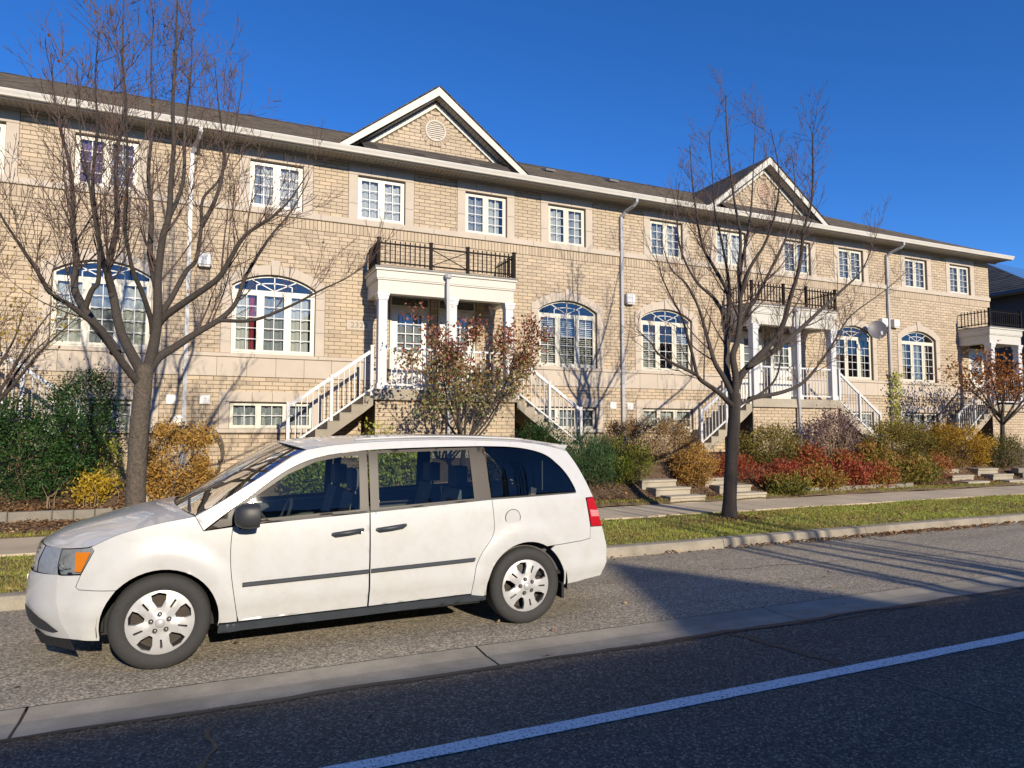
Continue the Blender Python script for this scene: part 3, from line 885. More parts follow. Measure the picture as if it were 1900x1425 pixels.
def gable(th, cx, vent='vent_beige'):
    T = .765; ap = 10.27; hw = 2.47; yf = EAVE_Y + .28
    zi, hwi = 9.87, 1.62
    zb = zi - hwi * T
    gw = obj('gable_wall', MB().poly([(cx - hwi - .25, zb - .3), (cx + hwi + .25, zb - .3), (cx + hwi + .25, zb), (cx, zi + .19), (cx - hwi - .25, zb)], FAC + .012, FAC + .1), 'mortar', th)
    pr_ = MB()
    for c in range(4):
        q = cx - hwi - .25
        while q < cx + hwi + .25:
            e = min(cx + hwi + .25, q + rng.uniform(.18, .36)); ya, yb = EAVE_Y + .02 + .145 * c, EAVE_Y + .02 + .145 * (c + 1) + .01
            za, zb2 = 8.285 + .115 * c, 8.285 + .115 * (c + 1)
            pr_.add([(q, ya, za + .012), (e, ya, za + .012), (e, yb, zb2), (q, yb, zb2), (q, ya, za), (e, ya, za)], [(0, 1, 2, 3), (4, 5, 1, 0)], min(1, max(0, rng.gauss(.5, .22))))
            q = e
    obj('pent_roof', pr_, 'shingle', th)
    vz = 9.27; vr = .27
    def cut(a, b):
        zm = (a + b) / 2; half = max(0, (zi - b) / T)
        o = [(-99, cx - half), (cx + half, 99)]
        if abs(zm - vz) < vr + .11:
            w = math.sqrt((vr + .11) ** 2 - (zm - vz) ** 2); o.append((cx - w, cx + w))
        return o
    lay_bricks(gw, cx - 2, cx + 2, 8.6, zi, FAC, cut, 0)
    for k in range(28):
        a0 = 2 * math.pi * k / 28 + .015; a1 = 2 * math.pi * (k + 1) / 28 - .015
        p = [(cx + r_ * math.cos(a), vz + r_ * math.sin(a)) for r_, a in ((vr + .005, a0), (vr + .005, a1), (vr + .115, a1), (vr + .115, a0))]
        obj('ring_brick', MB().poly(p, FAC - .006, FAC + .03, tone=rng.uniform(.0, .35)), 'brick', gw)
    vt = obj('gable_vent', MB().lathe([(vr, .02), (vr, -.03), (vr - .03, -.035), (vr - .045, -.02), (vr - .045, .02)], (cx, FAC, vz), 'y', 40), vent, th)
    for k in range(9):
        z = vz - .205 + .051 * k; w = math.sqrt(max(.001, (vr - .045) ** 2 - (z - vz) ** 2))
        obj('louvre', MB().add([(cx - w, FAC - .016, z - .022), (cx + w, FAC - .016, z - .022), (cx + w, FAC + .012, z + .036), (cx - w, FAC + .012, z + .036)], [(0, 1, 2, 3)]), vent, vt)
    # rake boards, trims and soffits, roof slopes
    for s in (-1, 1):
        d = .17
        p = [(cx, ap), (cx + s * hw, ap - hw * T), (cx + s * (hw - d / T), ap - hw * T), (cx, ap - d * 1.26)]
        obj('rake_board', MB().poly(p, yf, yf + .03), 'trim_paint', th)
        p = [(cx, zi + .135), (cx + s * (hwi + .16), zi + .135 - (hwi + .16) * T), (cx + s * (hwi + .005), zi + .135 - (hwi + .16) * T), (cx, zi - .005)]
        obj('rake_trim', MB().poly(p, FAC - .03, FAC + .011), 'trim_paint', th)
        sb = MB(); k = 24
        z_of = lambda x_: ap - .235 - abs(x_ - cx) * T
        for i in range(k):
            xa = cx + s * (hw - .25) * i / k; xb = cx + s * (hw - .25) * (i + 1) / k - s * .012
            sb.add([(xa, yf + .031, z_of(xa)), (xb, yf + .031, z_of(xb)), (xb, FAC + .02, z_of(xb)), (xa, FAC + .02, z_of(xa))], [(0, 1, 2, 3)])
        sb.add([(cx, yf + .031, z_of(cx) + .012), (cx + s * (hw - .1), yf + .031, z_of(cx + hw - .1) + .012), (cx + s * (hw - .1), FAC + .1, z_of(cx + hw - .1) + .012), (cx, FAC + .1, z_of(cx) + .012)], [(0, 1, 2, 3)])
        obj('rake_soffit', sb, 'soffit_metal', th)
        n = 20; mb = MB()
        for c in range(n):
            d0 = hw * (1 - c / n) + .03; d1 = hw * (1 - (c + 1) / n) + .02
            z0, z1 = ap - d0 * T + .05, ap - d1 * T + .04
            ye = lambda d: EAVE_Y + max(0, (ap - d * T + .03 - EAVE_Z)) / SLOPE + .12
            q = yf - .03
            yend = ye(d0)
            while q < yend - .02:
                e = min(yend, q + rng.uniform(.2, .4))
                t = min(1, max(0, rng.gauss(.5, .22)))
                mb.add([(cx + s * d0, q, z0), (cx + s * d0, e, z0), (cx + s * d1, e, z1), (cx + s * d1, q, z1), (cx + s * d0, q, z0 - .03), (cx + s * d0, e, z0 - .03), (cx + s * d1, q, z1 - .03)], [(0, 1, 2, 3), (0, 4, 5, 1), (0, 3, 6, 4)], t)
                q = e
        gr = obj('gable_roof', mb, 'shingle', th)
def downspout(th, x, ztop=8.36, zbot=1.0, y=FAC - .06):
    mb = MB()
    path = [(x + .16, EAVE_Y - .01, 8.15), (x + .16, EAVE_Y - .005, 8.05), (x + .13, EAVE_Y + .10, 7.97), (x + .05, FAC - .20, 7.88), (x, y, 7.76)]
    for a, b in zip(path[:-1], path[1:]): mb.beam(a, b, .075, .06, (0, 1, 0.3))
    mb.box(x - .04, x + .04, y - .03, y + .03, zbot, 7.78)
    for z in (7.2, 5.2, 3.1): mb.box(x - .055, x + .055, y - .035, y + .055, z, z + .03)
    obj('downspout', mb, 'downspout_metal', th)
def floodbox(th, x, z):
    obj('utility_box', MB().cbox(x - .14, x + .14, FAC - .15, FAC - .003, z - .13, z + .13, .02).box(x - .11, x + .11, FAC - .13, FAC - .03, z - .16, z - .131), 'plastic_white', th)
def dryer_vent(th, x, z):
    o = obj('wall_vent', MB().cbox(x - .105, x + .105, FAC - .035, FAC - .003, z - .10, z + .10, .012), 'plastic_white', th)
    for k in range(3): obj('flap', MB().add([(x - .08, FAC - .04, z - .075 + .05 * k), (x + .08, FAC - .04, z - .075 + .05 * k), (x + .08, FAC - .036, z - .03 + .05 * k), (x - .08, FAC - .036, z - .03 + .05 * k)], [(0, 1, 2, 3)]), 'plastic_white', o)
def block(label, x0, x1, cx, uppers, arches, bases, doors=(), end=False, gab=None, porch_args=None):
    th = thing('townhouse', label, 'house', ((x0 + x1) / 2, FAC, .8), 'townhouses in the brick row')
    ex = [window_upper(th, cx + o, s) for o, s in uppers]
    ax = [window_arch(th, cx + o, s) for o, s in arches]
    ex += [window_base(th, cx + o, s) for o, s in bases]
    ex += [(cx + d - .51, cx + d + .51, 2.7, 5.1) for d in doors]
    for d in doors: door(th, cx + d)
    pl, pr = cx - 1.70, cx + 1.70
    xb = x1
    # mortar body with openings
    holes = []
    e2 = .015
    for o, _ in uppers: holes.append([(cx + o - .57, 6.79), (cx + o + .57, 6.79), (cx + o + .57, 7.85), (cx + o - .57, 7.85)])
    for o, _ in bases: holes.append([(cx + o - .87, 1.85), (cx + o + .87, 1.85), (cx + o + .87, 2.42), (cx + o - .87, 2.42)])
    for o, _ in arches: holes.append([(cx + o - .885, 3.49), (cx + o + .885, 3.49)] + arcpts(cx + o, AR['r'], .885))
    for d in doors: holes.append([(cx + d - .49, 2.71), (cx + d + .49, 2.71), (cx + d + .49, 5.03), (cx + d - .49, 5.03)])
    wall = obj('wall', MB().poly([(x0, .45), (x1, .45), (x1, 8.33), (x0, 8.33)], FAC + .011, FAC + .16, holes), 'mortar', th)
    def cuts(a, b):
        zm = (a + b) / 2; o = []
        for xa, xc_, za, zb in ex:
            if zm > za and zm < zb: o.append((xa + e2 * 0, xc_))
        for xc_ in ax:
            if 3.4 < zm < 5.105: o.append((xc_ - 1.10, xc_ + 1.10))
            elif 5.10 <= zm < 5.50:
                rr = AR['r'] + .205; q = rr ** 2 - (zm - AR['zc']) ** 2
                if q > 0: o.append((xc_ - math.sqrt(q), xc_ + math.sqrt(q)))
            if 5.2 < zm < 5.60: o.append((xc_ - .09, xc_ + .09))
        if zm < 2.72 and not end: o.append((pl, pr))
        return o
    # the nearest whole bricks lie between the two bands
    lay_bricks(wall, x0, x1, 3.49, 6.40, FAC, cuts)
    lay_bricks(wall, x0, x1, 1.0 - COURSE * 5, 2.975, FAC, lambda a, b: cuts(a, b), 0)
    lay_bricks(wall, x0, x1, 6.785, 8.12, FAC, cuts, 0)
    # soldier course
    sb = MB(); n = int((x1 - x0) / .0885)
    for i in range(n):
        a = x0 + (x1 - x0) * i / n
        sb.cbox(a + .005, a + (x1 - x0) / n - .005, FAC - .004, FAC + .03, 6.403, 6.632, .0035, min(.99, max(0, rng.gauss(.45, .22))))
    obj('soldier_course', sb, 'brick', wall, kind='stuff')
    # stone bands
    n = round((x1 - x0) / 1.45)
    for i in range(n):
        a = x0 + (x1 - x0) * i / n; b = x0 + (x1 - x0) * (i + 1) / n
        obj('belt_stone', MB().cbox(a + .002, b - .002, FAC - .045, FAC + .06, 6.64, 6.778, .008), 'cast_stone', wall)
        if not (a > pl - .2 and b < pr + .2):
            obj('sill_stone', MB().cbox(a + .002, b - .002, FAC - .04, FAC + .06, 3.40, 3.482, .008), 'cast_stone', wall)
    n = round((x1 - x0) / .59)
    for i in range(n):
        a = x0 + (x1 - x0) * i / n; b = x0 + (x1 - x0) * (i + 1) / n
        if a > pl - .1 and b < pr + .1 and not end: continue
        obj('band_stone', MB().cbox(a + .003, b - .003, FAC - .008, FAC + .06, 2.98, 3.396, .004), 'cast_stone', wall)
    obj('footing', MB().box(x0, x1, FAC - .03, FAC + .15, .3, 1.0 - COURSE * 5 + .0), 'concrete', th)
    obj('interior_wall', MB().box(x0, x1, FAC + 1.3, FAC + 1.4, .4, 8.3).box(x0, x1, FAC + .17, FAC + 1.29, 2.62, 2.7).box(x0, x1, FAC + .17, FAC + 1.29, 5.6, 5.8).box(x0, x1, FAC + .17, FAC + 1.29, 8.27, 8.29), 'interior', th)
    main_roof(th, x0 - (0 if not end else 0), x1 + (.5 if end else 0), end)
    if gab: gable(th, cx, gab)
    if porch_args is not None: porch(th, cx, **porch_args)
    return th
B1, B2, B3, B4 = -5.55, 5.20, 15.95, 26.72
S, Ln, Bl = 'sheer', 'linen', 'blind'
h1 = block('left brick townhouse cut by the frame with purple curtains upstairs', -9.5, -.28, B1,
    [(1.37, [(S, .0, 1., 1.)]), (3.68, [('purple', .03, .47, .88), ('grey', .53, .80, .95), ('purple', .80, .97, .88)])], [(3.70, [(Ln, .0, .33, .97), ('grey', .36, .62, .95), (Ln, .66, 1., .97)])], [(3.70, [(S, .05, .95, .9)])],
    doors=(-.6, .6), porch_args=dict(left=False))
h2 = block('brick townhouse pair with large gable, white round vent and number 2323 by its porch', -.278, 10.62, B2,
    [(-3.73, [('grey', .02, .20, .95), (S, .22, .98, .95)]), (-1.33, [(S, .02, .98, .93)]), (1.38, [('grey', .03, .47, .95), (Ln, .53, .86, .93)]), (3.73, [(Ln, .03, .40, .9), ('grey', .53, .72, 1.), (Ln, .72, .95, .9)])],
    [(-3.72, [(Ln, .0, .19, .95), ('red', .20, .255, .94), ('grey', .36, .62, .95), (Ln, .68, .95, .97)]), (3.75, [(Bl, .02, .3, .93), (Bl, .36, .62, .93), (Bl, .69, .98, .93)])],
    [(-3.72, [(Ln, .05, .28, .6), ('grey', .02, .32, 1.), (Ln, .38, .58, .6), ('grey', .36, .98, 1.)]), (3.72, [('grey', .02, .98, .9)])],
    doors=(-.6, .6), gab='vent_beige', porch_args={})
h3 = block('brick townhouse pair with gable and rust-stained vent behind the slender right tree', 10.622, 21.36, B3,
    [(-3.75, [('grey', .03, .48, .95), (Ln, .52, .85, .95)]), (-1.36, [(S, .05, .95, .9)]), (1.34, [(Bl, .03, .48, 1.), ('grey', .53, .97, 1.)]), (3.75, [(Bl, .03, .5, 1.), (Bl, .53, .97, 1.)])],
    [(-3.78, [(Bl, .02, .3, .8), (Bl, .69, .98, .8)]), (3.75, [(Bl, .02, .2, .9), (Bl, .69, .85, .9)])],
    [(-3.78, [(Ln, .03, .97, .9)]), (3.72, [(Bl, .02, .98, .9)])],
    doors=(-.6, .6), gab='vent_orange', porch_args={})
h4 = block('right end brick townhouse with cream blinds beside the orange-leaved tree', 21.362, 26.97, B4,
    [(-3.80, [(Bl, .03, .97, 1.)]), (-1.40, [(Bl, .03, .97, 1.)])], [(-3.80, [('yellow', .02, .2, .95), ('grey', .36, .62, .95), ('yellow', .7, .84, .95)])], [(-3.80, [('linen', .03, .97, .95)])],
    doors=(-.6,), end=True, porch_args=dict(right=False, x_end=26.9))
# right flank of the row
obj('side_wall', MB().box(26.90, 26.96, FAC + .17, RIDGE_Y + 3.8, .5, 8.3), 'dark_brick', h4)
for th, x in ((h2, -.28), (h3, 10.62), (h4, 21.36)): downspout(th, x)
for th, x in ((h2, .03), (h3, 10.87), (h3, 21.07), (h4, 21.66)): floodbox(th, x, 5.47)
for th, x, z in ((h1, -.53, 2.45), (h2, .11, 2.46), (h2, 10.32, 2.49), (h3, 10.88, 2.47)): dryer_vent(th, x, z)
obj('wall_vent', MB().lathe([(.0, -.05), (.10, -.045), (.13, -.03), (.15, 0)], (-.38, FAC - .003, 1.98), 'y', 20), 'plastic_white', h1)
for th, c in ((h1, B1), (h2, B2), (h3, B3)):
    if th is not h1: lantern(th, c - 1.46, 4.86)
    lantern(th, c + 1.46, 4.86)
for th, c in ((h2, B2), (h3, B3)):                     # rain pipe in front of the middle column
    mb = MB().lathe([(.075, .05), (.085, .04), (.08, -.03), (.04, -.06)], (c - .06, PF - .075, 5.33), 'z', 10)
    mb.box(c - .095, c - .025, PF - .105, PF - .045, 2.75, 5.28).beam((c - .06, PF - .075, 2.78), (c - .02, PF - .06, 2.45), .07, .06, (0, 1, 0)).box(c - .055, c + .015, PF - .09, PF - .03, 1.1, 2.46)
    obj('canopy_downspout', mb, 'downspout_metal', th)
# number plaques
def plaque(th, txt, xc, z, w=.58, h=.22, mat='cast_stone'):
    pq = obj('number_plaque', MB().poly([(xc - w / 2, z - h / 2), (xc + w / 2, z - h / 2), (xc + w / 2, z + h / 2), (xc - w / 2, z + h / 2)], FAC - .016, FAC + .01), mat, th)
    v, f = text_mesh(txt, h * .80, .004)
    obj('house_number', MB().add([(xc + p[0] * 1.18, FAC - .021 + p[1], z + p[2]) for p in v], f), 'digits', pq)
plaque(h2, '2323', B2 - 1.83, 4.26)
# roof vents
for th, x, y in ((h2, 9.6, 18.6), (h3, 12.0, 18.8)):
    z = EAVE_Z + (y - EAVE_Y) * SLOPE
    obj('roof_vent', MB().add([(x - .18, y - .2, z - .05), (x + .18, y - .2, z - .05), (x + .18, y + .2, z + .1), (x - .18, y + .2, z + .1), (x - .15, y - .17, z + .03), (x + .15, y - .17, z + .03), (x + .15, y + .17, z + .15), (x - .15, y + .17, z + .15)],
        [(4, 5, 6, 7), (0, 1, 5, 4), (1, 2, 6, 5), (2, 3, 7, 6), (3, 0, 4, 7)]), 'flashing', th)
# things on the wall
dish = thing('satellite_dish', 'dark grey satellite dish on a bent arm beside the arched window', 'satellite dish', (20.62, FAC - .02, 4.85))
dn = Vector((-.62, -.72, .30)).normalized(); dx = dn.cross(Vector((0, 0, 1))).normalized(); dz = dx.cross(dn)
dc = Vector((20.30, FAC - .42, 5.10))
mb = MB(); rings = 7; seg = 26
for back in (0, 1):
    v = []
    for i in range(rings + 1):
        r = i / rings
        for k in range(seg):
            a = 2 * math.pi * k / seg
            q = dc + dx * (.29 * r * math.cos(a)) + dz * (.33 * r * math.sin(a)) + dn * (.07 * r * r - .006 * back)
            v.append(tuple(q))
    mb.add(v, [(i * seg + k, i * seg + (k + 1) % seg, (i + 1) * seg + (k + 1) % seg, (i + 1) * seg + k) for i in range(rings) for k in range(seg)])
obj('reflector', mb, 'dish_grey', dish, smooth=True)
obj('mast', MB().tube([(20.62, FAC - .01, 5.35), (20.62, FAC - .10, 5.34), tuple(dc + Vector((.22, .14, -.12))), tuple(dc - dn * .08)], .022, 8), 'lamp_metal', dish)
obj('wall_bracket', MB().box(20.55, 20.69, FAC - .03, FAC - .003, 5.24, 5.46), 'lamp_metal', dish)
obj('feed_arm', MB().tube([tuple(dc - dz * .30), tuple(dc - dz * .42 + dn * .2), tuple(dc - dz * .30 + dn * .42)], .014, 6), 'lamp_metal', dish)
q = dc - dz * .30 + dn * .42
obj('feed_horn', MB().box(q.x - .045, q.x + .045, q.y - .045, q.y + .045, q.z - .05, q.z + .06), 'lamp_metal', dish)
hose = thing('garden_hose', 'coiled dark garden hose hanging on the brick wall beside the orange shrub', 'hose', (.20, FAC - .08, .85))
obj('hose_hanger', MB().box(.1, .3, FAC - .14, FAC - .003, 1.62, 1.68), 'dark_metal', hose)
mb = MB()
for k in range(4):
    w, h, s = .27 + .015 * k, .44 + .02 * k, k * .022
    mb.tube([(.20 + w * math.cos(a), FAC - .05 - s, 1.26 + h * math.sin(a) + .03 * k) for a in [i * math.pi / 14 for i in range(29)]], .013, 6)
mb.tube([(.42, FAC - .1, 1.2), (.46, FAC - .12, 1.0), (.38, FAC - .14, .9), (.2, FAC - .12, .87), (-.1, FAC - .2, .86)], .013, 6)
obj('coil', mb, 'hose_rubber', hose, smooth=True)

# neighbouring house past the end of the row, its near side in shade
nb = thing('neighbour_house', 'dark-roofed neighbouring house in shade past the right end of the row', 'house', (37, 24, 0))
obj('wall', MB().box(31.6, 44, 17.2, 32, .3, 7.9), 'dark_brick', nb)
mb = MB()
for c in range(26):
    d0, d1 = 6.7 * c / 26, 6.7 * (c + 1) / 26
    z0, z1 = 7.72 + d0 * .5 + .02, 7.72 + d1 * .5
    q = 16.7 + d0
    while q < 32.5 - d0:
        e = min(32.5 - d0, q + rng.uniform(.3, .6)); t = rng.random()
        mb.add([(31.1 + d0, q, z0), (31.1 + d0, e, z0), (31.1 + d1, min(e, 32.5 - d1), z1), (31.1 + d1, max(q, 16.7 + d1), z1), (31.1 + d0, q, z0 - .02), (31.1 + d0, e, z0 - .02)], [(0, 1, 2, 3), (0, 4, 5, 1)], t)
        q = e
    mb.add([(31.1 + d0, 16.7 + d0, z0), (44.5 - d0, 16.7 + d0, z0), (44.5 - d1, 16.7 + d1, z1), (31.1 + d1, 16.7 + d1, z1)], [(0, 1, 2, 3)], .5)
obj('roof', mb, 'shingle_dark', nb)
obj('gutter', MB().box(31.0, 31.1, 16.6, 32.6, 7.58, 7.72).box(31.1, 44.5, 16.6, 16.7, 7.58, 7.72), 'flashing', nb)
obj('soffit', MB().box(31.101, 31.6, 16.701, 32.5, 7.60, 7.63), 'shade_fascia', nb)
for y in (19.5, 24.5):
    w_ = obj('window', MB().box(31.56, 31.62, y - .6, y + .6, 5.6, 7.0), 'frame_vinyl', nb)
    obj('pane', MB().box(31.548, 31.555, y - .5, y + .5, 5.7, 6.9), 'window_glass', w_)

# the row across the street, behind the viewer: its roof and gable throw the shade on the road
op = thing('opposite_house', 'row of brick houses across the street, behind the viewer and out of view', 'house', (5, -19, 0))
obj('wall', MB().box(-40, 70, -24.0, -18.0, .1, 8.1), 'brick', op)
obj('roof', MB().add([(-40.5, -17.5, 8.05), (70.5, -17.5, 8.05), (70.5, -21.3, 10.15), (-40.5, -21.3, 10.15), (-40.5, -25, 8.05), (70.5, -25, 8.05)], [(0, 1, 2, 3), (3, 2, 5, 4)]), 'shingle', op)
gx = 6.95
obj('gable', MB().add([(gx - 2.35, -17.75, 8.0), (gx + 2.35, -17.75, 8.0), (gx, -17.75, 10.05), (gx - 2.35, -21, 8.0), (gx + 2.35, -21, 8.0), (gx, -21.6, 10.05)], [(0, 1, 2), (0, 2, 5, 3), (1, 4, 5, 2)]), 'shingle', op)
for k in range(14):
    x = -32 + 7.2 * k
    for z in (2.2, 5.6):
        w_ = obj('window', MB().box(x, x + 1.6, -18.02, -17.96, z, z + 1.4), 'frame_vinyl', op)
        obj('pane', MB().box(x + .08, x + 1.52, -17.955, -17.95, z + .08, z + 1.32), 'window_glass', w_)
# ------------------------------------------------------------------ the minivan
m, nt, b, o = nodes('van_paint')
p = pos_of(nt)
c = mixc(nt, noise(nt, p, 2.5, 4), (.52, .525, .52, 1), (.55, .555, .55, 1))
dust = ramp(nt, noise(nt, p, 7, 6, .7), [(.45, (1, 1, 1)), (.8, (.90, .88, .83))])
c = mixc(nt, 1.0, c, dust, 'MULTIPLY')
lnk(nt, c, b.inputs['Base Color'])
b.inputs['Roughness'].default_value = .32
b.inputs['Coat Weight'].default_value = .8
b.inputs['Coat Roughness'].default_value = .05
MATS['van_paint'] = m
mk('van_black', (.030, .032, .036), .5, .15, 8)
mk('van_trim', (.038, .046, .056), .5, .1, 10, stain=.2, sscale=6)
mk('pillar_trim', (.050, .040, .032), .42, .12, 9, .2, 60, spec=.35)
mk('van_dark', (.012, .012, .013), .8, .1, 5)
mk('tyre', (.036, .035, .034), .8, .15, 30, .2, 90, .3, 120, .002)
mk('hubcap', (.50, .50, .50), .42, .05, 12, .1, 80, metal=.25)
mk('hub_dark', (.035, .030, .028), .7, .2, 14)
mk('lamp_house', (.26, .28, .31), .5, .45, 26)
mk('rotor', (.05, .04, .032), .6, .3, 20, metal=.4)
mk('seat_cloth', (.085, .083, .080), .9, .15, 12)
mk('beige_cloth', (.42, .38, .30), .9, .1, 8)
mk('chrome', (.75, .76, .78), .15, .03, 5, metal=1.)
mk('amber', (.85, .25, .02), .25, .08, 30, coat=.5)
mk('lamp_red', (.42, .010, .018), .18, .15, 18, coat=.8)
mk('lamp_pink', (.70, .22, .22), .2, .1, 18, coat=.6)
mk('plate', (.7, .7, .72), .5, .05, 8)
VX, VY = -.22, 5.915 + .985          # front axle, centre line
van = thing('minivan', 'white minivan with black side mouldings parked along the street', 'van', (VX + 1.5, VY, 0))
def V3(x, y, z):
    return (VX + x + max(0., x - 3.42) * .26, VY + y, z)
def halfw(x, z):
    w = .985
    w -= .050 * ((z - .72) / .45) ** 2 if z < .72 else .030 * ((z - .72) / .40) ** 2 if z < 1.12 else .030 + (z - 1.12) * .235 + .30 * max(0, z - 1.40) ** 2
    if z < .42: w -= .10 * (.42 - z)
    if x < -.10: w -= .30 * (-.10 - x) ** 2 + .65 * max(0, -.45 - x) ** 2
    if x > 2.9: w -= .10 * (x - 2.9) ** 2
    # flares over the wheels and a soft crease below the moulding
    for wx in (0., 3.06):
        d = math.hypot(x - wx, z - .36)
        if .36 < d < .62: w += .018 * math.sin(math.pi * (d - .36) / .26) ** 2
    if .30 < z < .60: w += .012 * (ss(.40, .47, z) - ss(.47, .60, z))
    return w
def dens(poly, step=.045):
    out = []
    for i, a in enumerate(poly):
        b_ = poly[(i + 1) % len(poly)]
        n = max(1, int(math.hypot(b_[0] - a[0], b_[1] - a[1]) / step))
        for k in range(n): out.append((a[0] + (b_[0] - a[0]) * k / n, a[1] + (b_[1] - a[1]) * k / n))
    return out
def shrink(poly, g):
    ar = sum(poly[i][0] * poly[(i + 1) % len(poly)][1] - poly[(i + 1) % len(poly)][0] * poly[i][1] for i in range(len(poly)))
    s = 1 if ar > 0 else -1
    out = []
    n = len(poly)
    for i in range(n):
        a, b_, c_ = Vector(poly[i - 1]), Vector(poly[i]), Vector(poly[(i + 1) % n])
        d1, d2 = (b_ - a), (c_ - b_)
        n1 = Vector((-d1.y, d1.x)).normalized() * s; n2 = Vector((-d2.y, d2.x)).normalized() * s
        q = n1 + n2
        if q.length < .2: q = n1
        q = q.normalized() / max(.5, q.normalized().dot(n1))
        out.append((b_.x + q.x * g, b_.y + q.y * g))
    return out
def smoothpts(pts, n=5):
    out = []
    P = [Vector(p) for p in pts]
    for i in range(len(P) - 1):
        p0, p1, p2, p3 = P[max(0, i - 1)], P[i], P[i + 1], P[min(len(P) - 1, i + 2)]
        for k in range(n):
            t = k / n
            q = .5 * ((2 * p1) + (p2 - p0) * t + (2 * p0 - 5 * p1 + 4 * p2 - p3) * t * t + (3 * p1 - p0 - 3 * p2 + p3) * t ** 3)
            out.append(tuple(q))
    out.append(tuple(P[-1]))
    return out
def panel(name, poly, mat, parent=van, push=0., gap=.0025, lip=.018, holes=(), step=.045, sides=(-1, 1)):
    """body panel: outline in side view laid on the body surface, its edges turned in"""
    poly = dens(shrink(poly, gap) if gap else poly, step)
    holes = [dens(h, step) for h in holes]
    xs = [p[0] for p in poly]; zs = [p[1] for p in poly]
    inner = []
    z = min(zs) + step / 2
    while z < max(zs):
        x = min(xs) + step / 2
        while x < max(xs):
            if inpoly((x, z), poly) and not any(inpoly((x, z), h) for h in holes): inner.append((x, z))
            x += step
        z += step
    pts, tris, _ = cdt(poly, holes, inner)
    out = []
    for s in sides:
        mb = MB()
        mb.add([V3(x, s * (halfw(x, z) + push), z) for x, z in pts], [t if s < 0 else t[::-1] for t in tris])
        o_ = mb
        for lp in [poly] + holes:
            n = len(lp)
            v = [V3(x, s * (halfw(x, z) + push), z) for x, z in lp] + [V3(x, s * (halfw(x, z) + push - lip), z) for x, z in lp]
            mb.add(v, [(i, (i + 1) % n, (i + 1) % n + n, i + n) for i in range(n)])
        ob = obj(name, mb, mat, parent)
        sm = [True] * len(tris) + [False] * (len(ob.data.polygons) - len(tris))
        ob.data.polygons.foreach_set('use_smooth', sm)
        out.append(ob)
    return out
# outlines, in metres behind the front axle and above the road
hood_edge = smoothpts([(-.47, .945), (-.28, 1.032), (-.05, 1.090), (.12, 1.118), (.22, 1.132)])
pillar = smoothpts([(.22, 1.132), (.45, 1.262), (.70, 1.42), (.92, 1.565), (1.06, 1.635)])
roof_edge = smoothpts([(1.06, 1.635), (1.30, 1.672), (1.7, 1.700), (2.3, 1.712), (2.9, 1.696), (3.2, 1.672), (3.42, 1.632), (3.54, 1.59)])
tail_edge = smoothpts([(3.54, 1.59), (3.61, 1.46), (3.68, 1.30), (3.735, 1.14)])
def arch(wx, r0, a0, a1, n=18, zc=.36):
    return [(wx + r0 * math.cos(R(a0 + (a1 - a0) * i / n)), zc + r0 * 1.0 * math.sin(R(a0 + (a1 - a0) * i / n))) for i in range(n + 1)]
fa = arch(0, .405, 190, 40 - 50, 26, .345)     # front arch, front foot over the top to the rear foot
ra = arch(3.05, .405, -8, 188, 26, .355)       # rear arch from its rear foot over to the front
f_front = [p for p in fa if p[0] < 0 and p[1] < .622]
f_rest = [p for p in fa if not (p[0] < 0 and p[1] < .622)]
door_front = smoothpts([(.49, 1.04), (.478, .87), (.49, .65), (.545, .30)])
belt = [(.49, 1.045), (.9, 1.066), (1.18, 1.08), (1.57, 1.104)]
belt2 = [(1.575, 1.104), (2.1, 1.135), (2.70, 1.165)]
slide_rear = smoothpts([(2.50, .33), (2.525, .55), (2.585, .69), (2.685, .82), (2.712, .93), (2.70, 1.165)])
win_top = smoothpts([(.28, 1.02), (.45, 1.155), (.64, 1.292), (.90, 1.468), (1.14, 1.565), (1.40, 1.607), (1.66, 1.628), (2.1, 1.642), (2.53, 1.648), (2.68, 1.648)])
quarter_top = smoothpts([(2.68, 1.648), (2.95, 1.638), (3.16, 1.608), (3.32, 1.555), (3.43, 1.47), (3.51, 1.36), (3.56, 1.25), (3.575, 1.195)])
quarter_bot = [(3.575, 1.195), (3.2, 1.19), (2.70, 1.172)]
# panels
panel('front_fender', f_rest + [(.41, .30), (.54, .30)] + door_front[::-1][1:] + [(.28, 1.02), (.22, 1.132)] + hood_edge[::-1][1:] + [(-.45, .915), (-.53, .745), (-.56, .66), (-.54, .64), (-.30, .622)], 'van_paint')
panel('front_door', [(.55, .30), (1.565, .312), (1.57, 1.104)] + belt[::-1][1:] + door_front[1:-1], 'van_paint')
panel('sliding_door', [(1.575, .312), (2.50, .33)] + slide_rear[1:] + belt2[::-1][1:], 'van_paint')
q_side = [(3.66, 1.135), (3.69, .855), (3.685, .745), (3.60, .728), (3.33, .713)]
ra_up = [p for p in ra if p[1] > .705 or p[0] < 3.05]
uni = pillar + roof_edge[1:] + tail_edge[1:] + q_side + ra_up + [(2.645, .30), (2.505, .30)] + slide_rear + [(2.70, 1.172)] + quarter_bot[::-1][1:-1] + quarter_top[::-1] + win_top[::-1][1:]
panel('body_side', uni, 'van_paint')
panel('rear_bumper_side', [(3.685, .741), (3.60, .724), (3.335, .709)] + [p for p in ra if p[1] <= .705 and p[0] > 3.05][::-1] + [(3.46, .325), (3.80, .365), (3.845, .50), (3.845, .66), (3.815, .80), (3.80, .85), (3.69, .852)], 'van_paint', gap=.0)
bump_edge = [(-.585, .275), (-.655, .40), (-.685, .55), (-.690, .66), (-.685, .745)]
